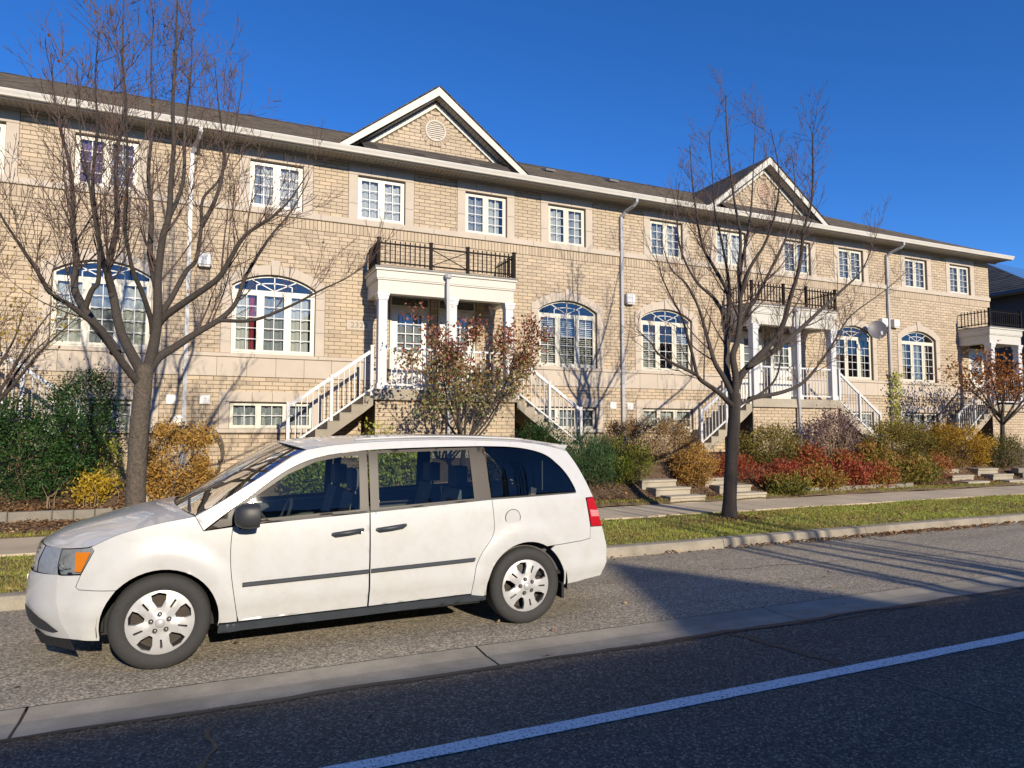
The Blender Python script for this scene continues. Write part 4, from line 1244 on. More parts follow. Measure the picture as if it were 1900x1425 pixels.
panel('front_bumper_side', [(-.685, .745), (-.66, .738), (-.532, .742), (-.562, .66), (-.54, .637), (-.302, .619)] + f_front[::-1] + [(-.40, .255)] + bump_edge[:-1], 'van_paint', gap=.0)
panel('window_trim', [(.505, 1.056), (.90, 1.072), (1.567, 1.110), (1.567, 1.618)] + [p for p in win_top[::-1] if .52 < p[0] < 1.55] + [(.515, 1.20)], 'pillar_trim', push=-.004,
      holes=[[(.56, 1.085), (1.49, 1.128), (1.495, 1.578), (1.38, 1.575), (1.14, 1.535), (.90, 1.432), (.66, 1.27), (.565, 1.19)]])
panel('mirror_sail', [(.30, 1.025), (.488, 1.05), (.503, 1.19)], 'pillar_trim', push=-.002)
panel('window_trim', [(1.578, 1.112), (2.10, 1.142), (2.698, 1.172), (2.672, 1.642), (2.1, 1.634), (1.578, 1.618)], 'pillar_trim', push=-.004,
      holes=[[(1.655, 1.136), (2.53, 1.178), (2.515, 1.618), (1.66, 1.596)]])
panel('belt_moulding', [(.50, 1.042), (1.575, 1.100), (1.575, 1.116), (.50, 1.058)], 'van_black', push=.004, gap=0, step=.08)
panel('belt_moulding', [(1.58, 1.100), (2.70, 1.162), (3.57, 1.186), (3.57, 1.198), (2.70, 1.176), (1.58, 1.116)], 'van_black', push=.004, gap=0, step=.08)
panel('front_glass', [(.555, 1.08), (1.495, 1.124), (1.50, 1.582), (1.38, 1.580), (1.14, 1.540), (.90, 1.437), (.66, 1.275), (.56, 1.195)], 'van_glass', push=-.012, gap=0, lip=0.)
panel('sliding_glass', [(1.65, 1.132), (2.535, 1.174), (2.52, 1.622), (1.655, 1.60)], 'van_glass', push=-.012, gap=0, lip=0.)
qg = [(2.705, 1.182), (3.2, 1.20), (3.565, 1.203)] + [(x - .006, z - .006) for x, z in quarter_top[::-1]]
panel('quarter_glass', qg, 'van_glass_dark', push=-.004, gap=.003, lip=.01)
for s in (-1, 1):
    for xa, xb, za, zb in ((.57, 1.557, .572, .596), (1.583, 2.51, .597, .622)):
        mb = MB(); v = []; n = 16
        for i in range(n + 1):
            x = xa + (xb - xa) * i / n; z = za + (zb - za) * i / n
            for dz, pu in ((0, -.01), (.002, .014), (.008, .020), (.028, .020), (.034, .014), (.036, -.01)):
                v.append(V3(x + dz * .35 * i / n, s * (halfw(x, z + .018) + pu), z + dz))
        mb.add(v, [(i * 6 + j, i * 6 + j + 1, i * 6 + j + 7, i * 6 + j + 6) for i in range(n) for j in range(5)] + [tuple(range(6)), tuple(range(n * 6, n * 6 + 6))])
        obj('side_moulding', mb, 'van_trim', van)
panel('rocker', [(.40, .222), (1.5, .236), (2.64, .262), (2.64, .298), (2.50, .322), (1.57, .304), (.545, .290), (.405, .290)], 'van_trim', push=.013, gap=0, lip=.11)
for s in (-1, 1):
    mb = MB().lathe([(.0, -.004), (.070, -.004), (.074, .001), (.0745, .004)], V3(2.90, s * (halfw(2.9, .99) + .001), .992), 'y', 28)
    if s < 0:
        obj('fuel_door_gap', MB().lathe([(.0735, -.0022), (.0785, -.0022)], V3(2.90, s * (halfw(2.9, .99) + .001), .992), 'y', 28), 'van_dark', van)
        obj('fuel_door', mb, 'van_paint', van)
    for x, z in ((1.385, .950), (1.755, .968)):
        yy = s * (halfw(x, z) + .005)
        hd = obj('door_handle', MB().tube([V3(x - .125, yy, z - .012), V3(x - .10, yy + s * .030, z - .010), V3(x, yy + s * .038, z), V3(x + .10, yy + s * .03, z + .010), V3(x + .125, yy, z + .012)], [.014, .019, .020, .019, .014], 8), 'van_trim', van, smooth=True)
        if x < 1.5: obj('lock', MB().lathe([(.0, s * -.004), (.012, s * -.004), (.012, s * .01)], V3(x + .105, yy + s * .052, z + .010), 'y', 12), 'chrome', hd)
# dark inner layer seen through the shut lines, floor and wheel wells
for s in (-1, 1):
    inner = dens([(-.50, .60), (-.40, .66), (-.28, .74), (0, .80), (.28, .74), (.44, .30), (2.62, .30), (2.74, .70), (3.05, .80), (3.35, .70), (3.50, .42), (3.66, .45), (3.62, 1.14), (2.7, 1.13), (.3, 1.01), (-.35, .93)], .1)
    pts, tris, _ = cdt(inner)
    obj('inner_panel', MB().add([V3(x, s * (halfw(x, z) - .03), z) for x, z in pts], tris), 'van_dark', van)
    for wx in (0., 3.05):
        mb = MB(); n = 20; v = []
        for i in range(n + 1):
            a = R(-10 + 200 * i / n)
            for yy in (.955, .55): v.append(V3(wx + .42 * math.cos(a), s * yy, .36 + .42 * math.sin(a)))
        mb.add(v, [(2 * i, 2 * i + 1, 2 * i + 3, 2 * i + 2) for i in range(n)])
        v = [V3(wx + .42 * math.cos(R(-10 + 200 * i / n)), s * .56, .36 + .42 * math.sin(R(-10 + 200 * i / n))) for i in range(n + 1)]
        mb.add(v, [tuple(range(n + 1))])
        obj('wheel_well', mb, 'van_dark', van)
obj('underbody', MB().box(VX - .42, VX + 3.6, VY - .60, VY + .60, .22, .46).box(VX + .45, VX + 2.6, VY - .90, VY + .90, .235, .40).box(VX - .72, VX - .40, VY - .66, VY + .66, .26, .48).box(VX + 3.45, VX + 3.85, VY - .8, VY + .8, .34, .44), 'van_dark', van)
obj('air_dam', MB().add([V3(-.60, -.80, .275), V3(-.86, -.55, .29), V3(-.92, 0, .29), V3(-.86, .55, .29), V3(-.60, .80, .275), V3(-.56, -.78, .17), V3(-.82, -.52, .19), V3(-.87, 0, .19), V3(-.82, .52, .19), V3(-.56, .78, .17)], [(i, i + 1, i + 6, i + 5) for i in range(4)]), 'van_dark', van)
obj('mud_flap', MB().box(VX + 3.43, VX + 3.455, VY - .93, VY - .70, .20, .34), 'van_dark', van)
# skins that run across the van: edge curve, centre curve, how the section bends between them
def skin(name, edge, centre, mat, p=2.2, nu=14, parent=van, u0=-1., u1=1., inset=0., sides=None):
    n = len(edge); mb = MB(); v = []
    us = [u0 + (u1 - u0) * k / nu for k in range(nu + 1)]
    for (xe, ze), (xc, zc) in zip(edge, centre):
        ye = halfw(xe, ze) - inset
        for u in us:
            w = 1 - abs(u) ** p
            v.append(V3(xe + (xc - xe) * w, ye * u, ze + (zc - ze) * w))
    k = nu + 1
    mb.add(v, [(i * k + j, i * k + j + 1, (i + 1) * k + j + 1, (i + 1) * k + j) for i in range(n - 1) for j in range(nu)])
    return obj(name, mb, mat, parent, smooth=True)
def resamp(pts, n):
    P = [Vector(p) for p in pts]; d = [0.]
    for a, b_ in zip(P[:-1], P[1:]): d.append(d[-1] + (b_ - a).length)
    out = []
    for i in range(n):
        t = d[-1] * i / (n - 1); k = 0
        while k < len(d) - 2 and d[k + 1] < t: k += 1
        f = (t - d[k]) / max(1e-9, d[k + 1] - d[k])
        out.append(tuple(P[k].lerp(P[k + 1], f)))
    return out
hood_full = [(-.665, .935), (-.56, .938)] + hood_edge
skin('hood', resamp(hood_full, 22), resamp(smoothpts([(-.885, .925), (-.78, .985), (-.60, 1.045), (-.35, 1.115), (-.10, 1.165), (.045, 1.185)]), 22), 'van_paint', 2.6, 22)
skin('windshield', resamp([(x + .012, z + .006) for x, z in pillar], 16), resamp(smoothpts([(.05, 1.172), (.30, 1.33), (.56, 1.50), (.80, 1.645), (.88, 1.69)]), 16), 'van_glass', 2.2, 18, inset=.012)
skin('roof', resamp(roof_edge, 26), resamp(smoothpts([(.885, 1.693), (1.2, 1.728), (1.7, 1.752), (2.3, 1.760), (2.9, 1.748), (3.3, 1.715), (3.58, 1.672)]), 26), 'van_paint', 3.2, 22)
for s in (-1, 1):                                          # A pillar return beside the glass
    pe = resamp(pillar, 16)
    mb = MB().add([V3(x, s * halfw(x, z), z) for x, z in pe] + [V3(x + .004, s * (halfw(x, z) - .05), z + .010) for x, z in pe], [(i, i + 1, i + 17, i + 16) for i in range(15)])
    obj('pillar_edge', mb, 'van_paint', van, smooth=True)
    re_ = [p_ for p_ in resamp(roof_edge, 30)][5:-5]
    obj('roof_rail', MB().tube([V3(x, s * (halfw(x, z) - .09), z + .028) for x, z in re_], .010, 6), 'van_paint', van, smooth=True)
obj('cowl', MB().add([V3(.21, -.86, 1.125), V3(.10, -.5, 1.165), V3(.03, 0, 1.176), V3(.10, .5, 1.165), V3(.21, .86, 1.125), V3(.34, -.84, 1.17), V3(.24, -.5, 1.20), V3(.17, 0, 1.21), V3(.24, .5, 1.20), V3(.34, .84, 1.17)], [(i, i + 1, i + 6, i + 5) for i in range(4)]), 'van_black', van)
for y0, y1 in ((-.75, .0), (-.1, .68)):
    wb = obj('wiper', MB().tube([V3(.17, y0, 1.165), V3(.17, (y0 + y1) / 2, 1.225), V3(.185, y1, 1.20)], .012, 5), 'van_black', van)
# front face: grille, headlamps, bumper
fe = resamp([(-.685, .745)] + [(-.69, .82), (-.665, .935)], 7)
fc = resamp([(-.945, .735), (-.935, .82), (-.885, .925)], 7)
skin('nose', fe, fc, 'van_paint', 3.0, 16, u0=-.70, u1=.70)
mb = MB()
for k in range(5):
    z = .755 + .036 * k
    mb.tube([V3(-.955 + .06 * (u / .5) ** 2 + (z - .735) * .25, u, z) for u in [-.5 + i * .1 for i in range(11)]], .010, 5)
obj('grille', mb, 'chrome', van)
obj('grille_backing', MB().add([V3(-.950 + .06 * (u / .5) ** 2 + (z - .735) * .28, u, z) for z in (.74, .91) for u in [-.52 + i * .104 for i in range(11)]], [(i, i + 1, i + 12, i + 11) for i in range(10)]), 'van_black', van)
be = resamp(bump_edge, 12); bc = resamp(smoothpts([(-.88, .27), (-.955, .36), (-.975, .50), (-.970, .64), (-.945, .735)]), 12)
skin('front_bumper', be, bc, 'van_paint', 3.6, 28)
def on_bumper(u, z, out=.010):
    f = min(1., max(0., (z - .275) / .47)) * 11; i = min(10, int(f)); f -= i
    xe, ze = be[i][0] + (be[i + 1][0] - be[i][0]) * f, be[i][1] + (be[i + 1][1] - be[i][1]) * f
    xc_ = bc[i][0] + (bc[i + 1][0] - bc[i][0]) * f
    w__ = 1 - abs(u) ** 3.6
    return V3(xe + (xc_ - xe) * w__ - out, halfw(xe, ze) * u * (1 + out), z)
for s in (-1, 1):
    pk = dens([(.60, .50), (.76, .47), (.90, .395), (.955, .33), (.90, .315), (.72, .33), (.60, .36)], .03)
    pts, tris, _ = cdt(pk, (), [(u / 100, z / 100) for u in range(63, 92, 4) for z in range(34, 48, 3) if inpoly((u / 100, z / 100), shrink(pk, .01))])
    obj('fog_pocket', MB().add([on_bumper(s * u, z) for u, z in pts], tris), 'van_black', van)
obj('number_plate', MB().box(VX - .995, VX - .985, VY - .15, VY + .15, .50, .65), 'plate', van)
for s in (-1, 1):
    hl = [(-.69, .80), (-.665, .742), (-.535, .748), (-.455, .912), (-.47, .940), (-.662, .932)]
    def lamp_pts(push):
        P = []
        d = dens(hl, .03)
        xs_in = [(x / 100, z / 100) for x in range(-68, -46, 3) for z in range(75, 94, 3)]
        inn = [q for q in xs_in if inpoly(q, shrink(d, .012))]
        pts, tris, _ = cdt(d, (), inn)
        return [V3(x, s * (halfw(x, z) + push), z) for x, z in pts], tris
    v, t = lamp_pts(-.035); hb = obj('headlamp', MB().add(v, t), 'lamp_house', van)
    v, t = lamp_pts(.001); obj('lens', MB().add(v, t), 'lamp_lens', hb, smooth=True)
    # the lamp runs on round the corner of the nose
    us = [1.0, .94, .87, .80, .72]
    def corner(push):
        mb = MB(); vv = []
        for (xe, ze), (xc_, zc_) in zip(fe, fc):
            ye = halfw(xe, ze)
            for u in us:
                w__ = 1 - u ** 3.0
                vv.append(V3(xe + (xc_ - xe) * w__ + push, s * (ye * u - push), ze + (zc_ - ze) * w__))
        return mb.add(vv, [(i * 5 + j, i * 5 + j + 1, (i + 1) * 5 + j + 1, (i + 1) * 5 + j) for i in range(6) for j in range(4)])
    obj('reflector', corner(.002), 'lamp_house', hb, smooth=True)
    yy = lambda x, z, d: s * (halfw(x, z) - d)
    obj('turn_signal', MB().add([V3(x, yy(x, z, .012), z) for x, z in ((-.572, .765), (-.530, .765), (-.472, .905), (-.572, .905))], [(0, 1, 2, 3)]), 'amber', hb)
    for x, z, r_ in ((-.615, .835, .055), (-.655, .80, .03)):
        obj('reflector', MB().lathe([(.0, s * -.045), (r_ * .6, s * -.03), (r_, s * 0.)], V3(x, yy(x, z, .022), z), 'y', 16), 'chrome', hb)
    # tail lamp
    tl = [(3.664, 1.128), (3.735, 1.142), (3.775, .98), (3.80, .855), (3.694, .858)]
    tb = panel('tail_lamp', tl, 'lamp_red', push=.004, sides=(s,), step=.03)[0]
    panel('lamp_band', [(3.69, 1.02), (3.765, 1.01), (3.775, .95), (3.70, .955)], 'lamp_pink', parent=tb, push=.007, gap=0, lip=0, sides=(s,), step=.03)
# tail: hatch, glass, rear bumper
te = resamp(tail_edge + [(3.80, .85)], 18); tc = resamp(smoothpts([(3.60, 1.665), (3.72, 1.50), (3.80, 1.30), (3.86, 1.12), (3.915, .84)]), 18)
skin('hatch', te, tc, 'van_paint', 3.0, 18)
skin('rear_glass', [(a + .004, b_) for a, b_ in te[2:9]], [(a + .012, b_) for a, b_ in tc[2:9]], 'van_glass_dark', 3.0, 14, u0=-.82, u1=.82)
obj('spoiler', MB().add([V3(3.42, -.70, 1.655), V3(3.42, .70, 1.655), V3(3.62, .62, 1.648), V3(3.65, 0, 1.668), V3(3.62, -.62, 1.648), V3(3.42, 0, 1.705), V3(3.60, .62, 1.612), V3(3.63, 0, 1.632), V3(3.60, -.62, 1.612), V3(3.52, -.74, 1.60), V3(3.52, .74, 1.60)],
    [(0, 5, 3, 4), (5, 1, 2, 3), (4, 3, 7, 8), (3, 2, 6, 7), (0, 4, 8, 9), (1, 10, 6, 2)]), 'van_paint', van)
re2 = resamp([(3.80, .85), (3.815, .80), (3.845, .66), (3.845, .50), (3.80, .365)], 10); rc2 = resamp([(3.915, .84), (3.95, .76), (3.975, .66), (3.97, .50), (3.93, .365)], 10)
skin('rear_bumper', re2, rc2, 'van_paint', 3.0, 18)
# mirrors
for s in (-1, 1):
    mx_, my_, mz_ = .60, .985 + .10, 1.135
    mb = MB(); n = 16; v = []
    prof = [(-.085, .35), (-.075, .72), (-.04, .95), (.0, 1.0), (.045, .98), (.06, .93)]
    for dx_, k in prof:
        for i in range(n):
            a = 2 * math.pi * i / n
            c_, s_ = math.cos(a), math.sin(a)
            py = .115 * k * math.copysign(abs(c_) ** .6, c_); pz = .098 * k * math.copysign(abs(s_) ** .6, s_)
            v.append(V3(mx_ + dx_ * 1.25, s * (my_) + py, mz_ + pz))
    m_ = len(prof)
    mb.add(v, [(i * n + k, i * n + (k + 1) % n, (i + 1) * n + (k + 1) % n, (i + 1) * n + k) for i in range(m_ - 1) for k in range(n)] + [tuple(range(n))])
    mr = obj('side_mirror', mb, 'van_black', van, smooth=True)
    obj('mirror_glass', MB().add([V3(mx_ + .070, s * my_ + .115 * .9 * math.copysign(abs(math.cos(a)) ** .6, math.cos(a)), mz_ + .098 * .9 * math.copysign(abs(math.sin(a)) ** .6, math.sin(a))) for a in [2 * math.pi * i / n for i in range(n)]], [tuple(range(n))]), 'chrome', mr)
    obj('mirror_arm', MB().box(VX + .53, VX + .66, min(VY + s * .93, VY + s * 1.06), max(VY + s * .93, VY + s * 1.06), 1.03, 1.075), 'van_black', mr)
obj('antenna', MB().tube([V3(-.02, .80, 1.10), V3(.08, .80, 1.55)], .004, 5), 'van_black', van)
# wheels
def wheel(wx, s, spin):
    yc = s * .945
    def P(x, d, z): return (VX + wx + x, VY + yc - s * d, .352 + z)
    ty = MB()
    prof = [(.238, .014), (.258, .000), (.30, -.006), (.335, .008), (.350, .030), (.3525, .060), (.3525, .165), (.350, .190), (.33, .215), (.25, .22)]
    n = 56; v = []
    for r_, d in prof:
        for k in range(n):
            a = 2 * math.pi * k / n; v.append(P(r_ * math.cos(a), d, r_ * math.sin(a)))
    ty.add(v, [(i * n + k, i * n + (k + 1) % n, (i + 1) * n + (k + 1) % n, (i + 1) * n + k) for i in range(len(prof) - 1) for k in range(n)])
    wh = obj('wheel', ty, 'tyre', van, smooth=True)
    gb = MB()                                                # tread blocks along the shoulder
    for k in range(64):
        a = 2 * math.pi * k / 64; a2 = a + .055
        gb.add([P(r_ * math.cos(b_), d, r_ * math.sin(b_)) for b_ in (a, a2) for r_, d in ((.340, .016), (.3535, .045), (.3545, .075))], [(0, 1, 4, 3), (1, 2, 5, 4)])
    obj('tread', gb, 'tyre', wh)
    obj('brake_disc', MB().lathe([(.0, -s * .10), (.19, -s * .10), (.19, -s * .12)], (VX + wx, VY + yc, .352), 'y', 28), 'rotor', wh)
    obj('wheel_rim', MB().lathe([(.245, -s * .012), (.215, -s * .03), (.205, -s * .10), (.0, -s * .115)], (VX + wx, VY + yc, .352), 'y', 36), 'hub_dark', wh)
    # wheel cover: five forked spokes, windows between them, a slot in each spoke
    outer = [(.245 * math.cos(2 * math.pi * k / 60), .245 * math.sin(2 * math.pi * k / 60)) for k in range(60)]
    holes = []
    def pol(r_, a): return (r_ * math.cos(a), r_ * math.sin(a))
    for k in range(5):
        a = spin + 2 * math.pi * k / 5
        holes.append([pol(.112, a - .12), pol(.112, a + .12), pol(.172, a + .275), pol(.214, a + .25), pol(.224, a), pol(.214, a - .25), pol(.172, a - .275)])
        c_ = a + math.pi / 5
        holes.append([pol(.125, c_ - .055), pol(.125, c_ + .055), pol(.192, c_ + .045), pol(.192, c_ - .045)])
    inn = [pol(r_, 2 * math.pi * (k + (i % 2) * .5) / 40) for i, r_ in enumerate((.03, .055, .08, .10, .145, .185, .235)) for k in range(40)]
    inn = [q for q in inn if not any(inpoly(q, h_) for h_ in holes)]
    pts, tris, _ = cdt(outer, holes, inn)
    def dish(x, z):
        r_ = math.hypot(x, z); a = math.atan2(z, x) - spin
        sp = abs(((a / (2 * math.pi / 5)) % 1) - .5) * 2        # 0 on the spoke centre, 1 on the window
        return -.010 + .020 * ss(.06, .0, r_) * -1 + .018 * (r_ / .224) ** 4 + (.010 * sp if .07 < r_ < .21 else 0)
    cb = MB().add([P(x, dish(x, z) + .004, z) for x, z in pts], tris)
    for lp in [outer] + holes:
        k = len(lp)
        cb.add([P(x, dish(x, z) + .004, z) for x, z in lp] + [P(x, dish(x, z) + .035, z) for x, z in lp], [(i, (i + 1) % k, (i + 1) % k + k, i + k) for i in range(k)])
    wc = obj('wheel_cover', cb, 'hubcap', wh)
    wc.data.polygons.foreach_set('use_smooth', [True] * len(tris) + [False] * (len(wc.data.polygons) - len(tris)))
    obj('hub_cap', MB().lathe([(.0, s * .026), (.028, s * .024), (.034, s * .015), (.036, s * .004)], (VX + wx, VY + yc, .352), 'y', 24), 'hubcap', wh, smooth=True)
    for k in range(5):
        x, z = pol(.064, spin + math.pi / 5 + 2 * math.pi * k / 5 + .63)
        obj('lug_nut', MB().lathe([(.0, s * .022), (.009, s * .020), (.011, s * .004)], P(x, 0, z), 'y', 8), 'chrome', wh)
        obj('lug_ring', MB().lathe([(.011, s * .012), (.018, s * .012), (.018, s * .002)], P(x, 0, z), 'y', 10), 'hub_dark', wh)
for wx in (0., 3.05):
    for s in (-1, 1): wheel(wx, s, R(90 + (14 if wx else 4)))
# inside
def seat(name, x, y, mat, w=.48, hr=True, zb=.58):
    mb = MB()
    def cush(a, b_, wd, t):
        a = Vector(a); b_ = Vector(b_)
        n = 5; v = []
        d = (b_ - a); up = Vector((-d.z, 0, d.x)).normalized()
        for i in range(n):
            f = i / (n - 1); k = t * (.75 + .5 * math.sin(math.pi * f))
            for q, h_ in ((-1, 0), (-.8, k), (.8, k), (1, 0)):
                c_ = a + d * f
                v.append(V3(c_.x + up.x * h_, y + q * wd / 2, c_.z + up.z * h_))
        mb.add(v, [(i * 4 + j, i * 4 + j + 1, i * 4 + j + 5, i * 4 + j + 4) for i in range(n - 1) for j in range(3)])
        bk = [V3((a + d * f).x - up.x * .07, y + q * wd / 2, (a + d * f).z - up.z * .07) for f in (0, 1) for q in (-1, 1)]
        k = len(mb.v); mb.add(bk, [(0, 1, 3, 2)])
        for e, (i0, i1) in ((0, (0, 16)), (3, (3, 19))):
            mb.add([mb.v[k - 20 + i0], mb.v[k - 20 + i0 + 16 if i0 < 4 else i0], bk[2 + (1 if e else 0)], bk[0 + (1 if e else 0)]], [(0, 1, 2, 3)])
    cush((x - .48, 0, zb + .02), (x, 0, zb - .03), w, .07)
    cush((x + .14, 0, zb + .64), (x - .02, 0, zb), w * .95, .07)
    st = obj(name, mb, mat, van, smooth=True)
    if hr: obj('headrest', MB().cbox(VX + x + .08, VX + x + .20, VY + y - .13, VY + y + .13, zb + .68, zb + .87, .03).box(VX + x + .12, VX + x + .14, VY + y - .06, VY + y - .045, zb + .6, zb + .7).box(VX + x + .12, VX + x + .14, VY + y + .045, VY + y + .06, zb + .6, zb + .7), mat, st)
seat('front_seat', 1.42, -.42, 'seat_cloth'); seat('front_seat', 1.42, .42, 'seat_cloth')
seat('middle_seat', 2.42, -.42, 'seat_cloth', .5); seat('middle_seat', 2.42, .42, 'seat_cloth', .5)
seat('rear_seat', 3.18, 0, 'beige_cloth', 1.3)
obj('dashboard', MB().add([V3(.30, -.82, 1.13), V3(.30, .82, 1.13), V3(.75, .82, 1.08), V3(.75, -.82, 1.08), V3(.82, -.82, .90), V3(.82, .82, .90), V3(.78, -.82, .5), V3(.78, .82, .5)], [(0, 1, 2, 3), (3, 2, 5, 4), (4, 5, 7, 6)]), 'van_black', van)
obj('steering_wheel', MB().tube([V3(.92 + .07 * math.sin(a), -.42 + .19 * math.cos(a), 1.0 + .18 * math.sin(a)) for a in [2 * math.pi * i / 20 for i in range(21)]], .014, 6, False).tube([V3(.80, -.42, .93), V3(.92, -.42, 1.0)], .03, 6), 'van_black', van)
obj('floor', MB().box(VX + .4, VX + 3.6, VY - .88, VY + .88, .42, .46), 'van_dark', van)
obj('headliner', MB().box(VX + 1.1, VX + 3.35, VY - .68, VY + .68, 1.62, 1.63), 'beige_cloth', van)
for s in (-1, 1): obj('door_card', MB().add([V3(x, s * (halfw(x, z) - .09), z) for x, z in ((.5, .45), (3.5, .45), (3.5, 1.12), (2.7, 1.12), (1.57, 1.07), (.5, 1.02))], [(0, 1, 2, 3, 4, 5)]), 'seat_cloth', van)
obj('seat_belt', MB().beam(V3(3.28, -.80, 1.50), V3(3.26, -.84, 1.22), .05, .01, (1, 0, 0)), 'beige_cloth', van)
# ------------------------------------------------------------------ plants
mk('bark', (.125, .100, .076), .92, .30, 9, .5, 34, 1.0, 30, .02)
mk('bark_dark', (.066, .054, .045), .92, .25, 9, .45, 45, .9, 38, .012)
mk('twig', (.080, .050, .040), .85, .25, 6)
mk('stem', (.16, .105, .065), .9, .25, 9)
leafmat('leaf_yew', [(0., (.012, .040, .010)), (.5, (.030, .085, .018)), (1., (.075, .145, .030))], .15)
leafmat('leaf_gold', [(0., (.20, .15, .02)), (.5, (.52, .34, .02)), (1., (.62, .48, .08))])
leafmat('leaf_copper', [(0., (.14, .07, .02)), (.45, (.40, .22, .05)), (.8, (.56, .34, .08)), (1., (.62, .44, .12))], .3)
leafmat('leaf_pear', [(0., (.09, .05, .03)), (.2, (.24, .065, .045)), (.38, (.34, .11, .07)), (.55, (.32, .19, .09)), (.8, (.32, .28, .11)), (1., (.17, .23, .07))], .3)
leafmat('leaf_rust', [(0., (.10, .035, .012)), (.5, (.34, .12, .02)), (1., (.52, .24, .05))], .3)
leafmat('leaf_lime', [(0., (.22, .26, .04)), (1., (.56, .56, .09))])
leafmat('leaf_juniper', [(0., (.018, .045, .018)), (.6, (.050, .11, .035)), (1., (.13, .20, .05))], .1)
leafmat('leaf_goldgreen', [(0., (.06, .09, .015)), (.5, (.18, .21, .03)), (1., (.40, .38, .06))])
leafmat('leaf_tan', [(0., (.13, .08, .04)), (.5, (.30, .19, .085)), (1., (.46, .32, .14))], .3)
leafmat('leaf_red', [(0., (.12, .035, .02)), (.35, (.28, .05, .03)), (.65, (.40, .10, .045)), (1., (.44, .24, .08))])
leafmat('leaf_olive', [(0., (.06, .07, .02)), (.5, (.18, .16, .04)), (.8, (.36, .26, .05)), (1., (.46, .30, .06))])
leafmat('leaf_mauve', [(0., (.10, .06, .06)), (.6, (.26, .17, .17)), (1., (.42, .32, .28))])
leafmat('leaf_mixed', [(0., (.09, .10, .02)), (.3, (.20, .20, .04)), (.5, (.38, .28, .06)), (.7, (.36, .16, .05)), (.88, (.40, .09, .04)), (1., (.30, .05, .04))])
leafmat('leaf_barberry', [(0., (.07, .06, .012)), (.4, (.26, .16, .02)), (.75, (.50, .29, .03)), (1., (.62, .42, .05))])
leafmat('leaf_fallen', [(0., (.09, .05, .03)), (.4, (.26, .13, .06)), (.7, (.42, .24, .11)), (1., (.52, .36, .18))], .15)
leafmat('grass_blade', [(0., (.32, .25, .09)), (.35, (.38, .34, .08)), (.7, (.32, .38, .06)), (1., (.44, .50, .10))], .3)

def catmull(pts, n=4):
    P = [Vector(p) for p in pts]; out = []
    for i in range(len(P) - 1):
        p0, p1, p2, p3 = P[max(0, i - 1)], P[i], P[i + 1], P[min(len(P) - 1, i + 2)]
        for k in range(n):
            t = k / n
            out.append(.5 * ((2 * p1) + (p2 - p0) * t + (2 * p0 - 5 * p1 + 4 * p2 - p3) * t * t + (3 * p1 - p0 - 3 * p2 + p3) * t ** 3))
    out.append(P[-1])
    return out
def rvec(rg):
    while True:
        v = Vector((rg.uniform(-1, 1), rg.uniform(-1, 1), rg.uniform(-1, 1)))
        if .05 < v.length < 1: return v.normalized()
def shoots(mb, pts, r0, rg, level, maxlevel, ln, tips, up=.55, dens_=1., rmin=.0038):
    """side branches along a limb, each with its own side twigs"""
    L = sum((b_ - a).length for a, b_ in zip(pts[:-1], pts[1:]))
    n = max(1, int(L * dens_ * (3.3 if level == 1 else 5.6 if level == 2 else 4.2)))
    for k in range(n):
        f = 1 - .98 * rg.random() ** 1.15 * (.68 if level == 1 else .92)
        i = min(len(pts) - 2, int(f * (len(pts) - 1)))
        p = pts[i].lerp(pts[i + 1], f * (len(pts) - 1) - i)
        d = (pts[i + 1] - pts[i]).normalized()
        side = rvec(rg); side = (side - d * side.dot(d)).normalized()
        a = R(rg.uniform(22, 50))
        v = (d * math.cos(a) + side * math.sin(a)).normalized()
        l = ln * rg.uniform(.45, 1.15) * (1.15 - .55 * f)
        r1 = max(rmin, r0 * (1 - .80 * f) * rg.uniform(.22, .38))
        q = [p]; cur = p.copy(); m = 5 if level == 1 else 3
        for j in range(m):
            v = (v + Vector((0, 0, up * .24)) + rvec(rg) * .09).normalized()
            cur = cur + v * (l / m); q.append(cur.copy())
        rr = [max(rmin * .75, r1 * (1 - .8 * j / m)) for j in range(m + 1)]
        mb.tube(q, rr, 5 if r1 > .012 else 3, False)
        tips.append((q[-1], v))
        if level < maxlevel: shoots(mb, q, r1, rg, level + 1, maxlevel, l * .55, tips, up, dens_, rmin)
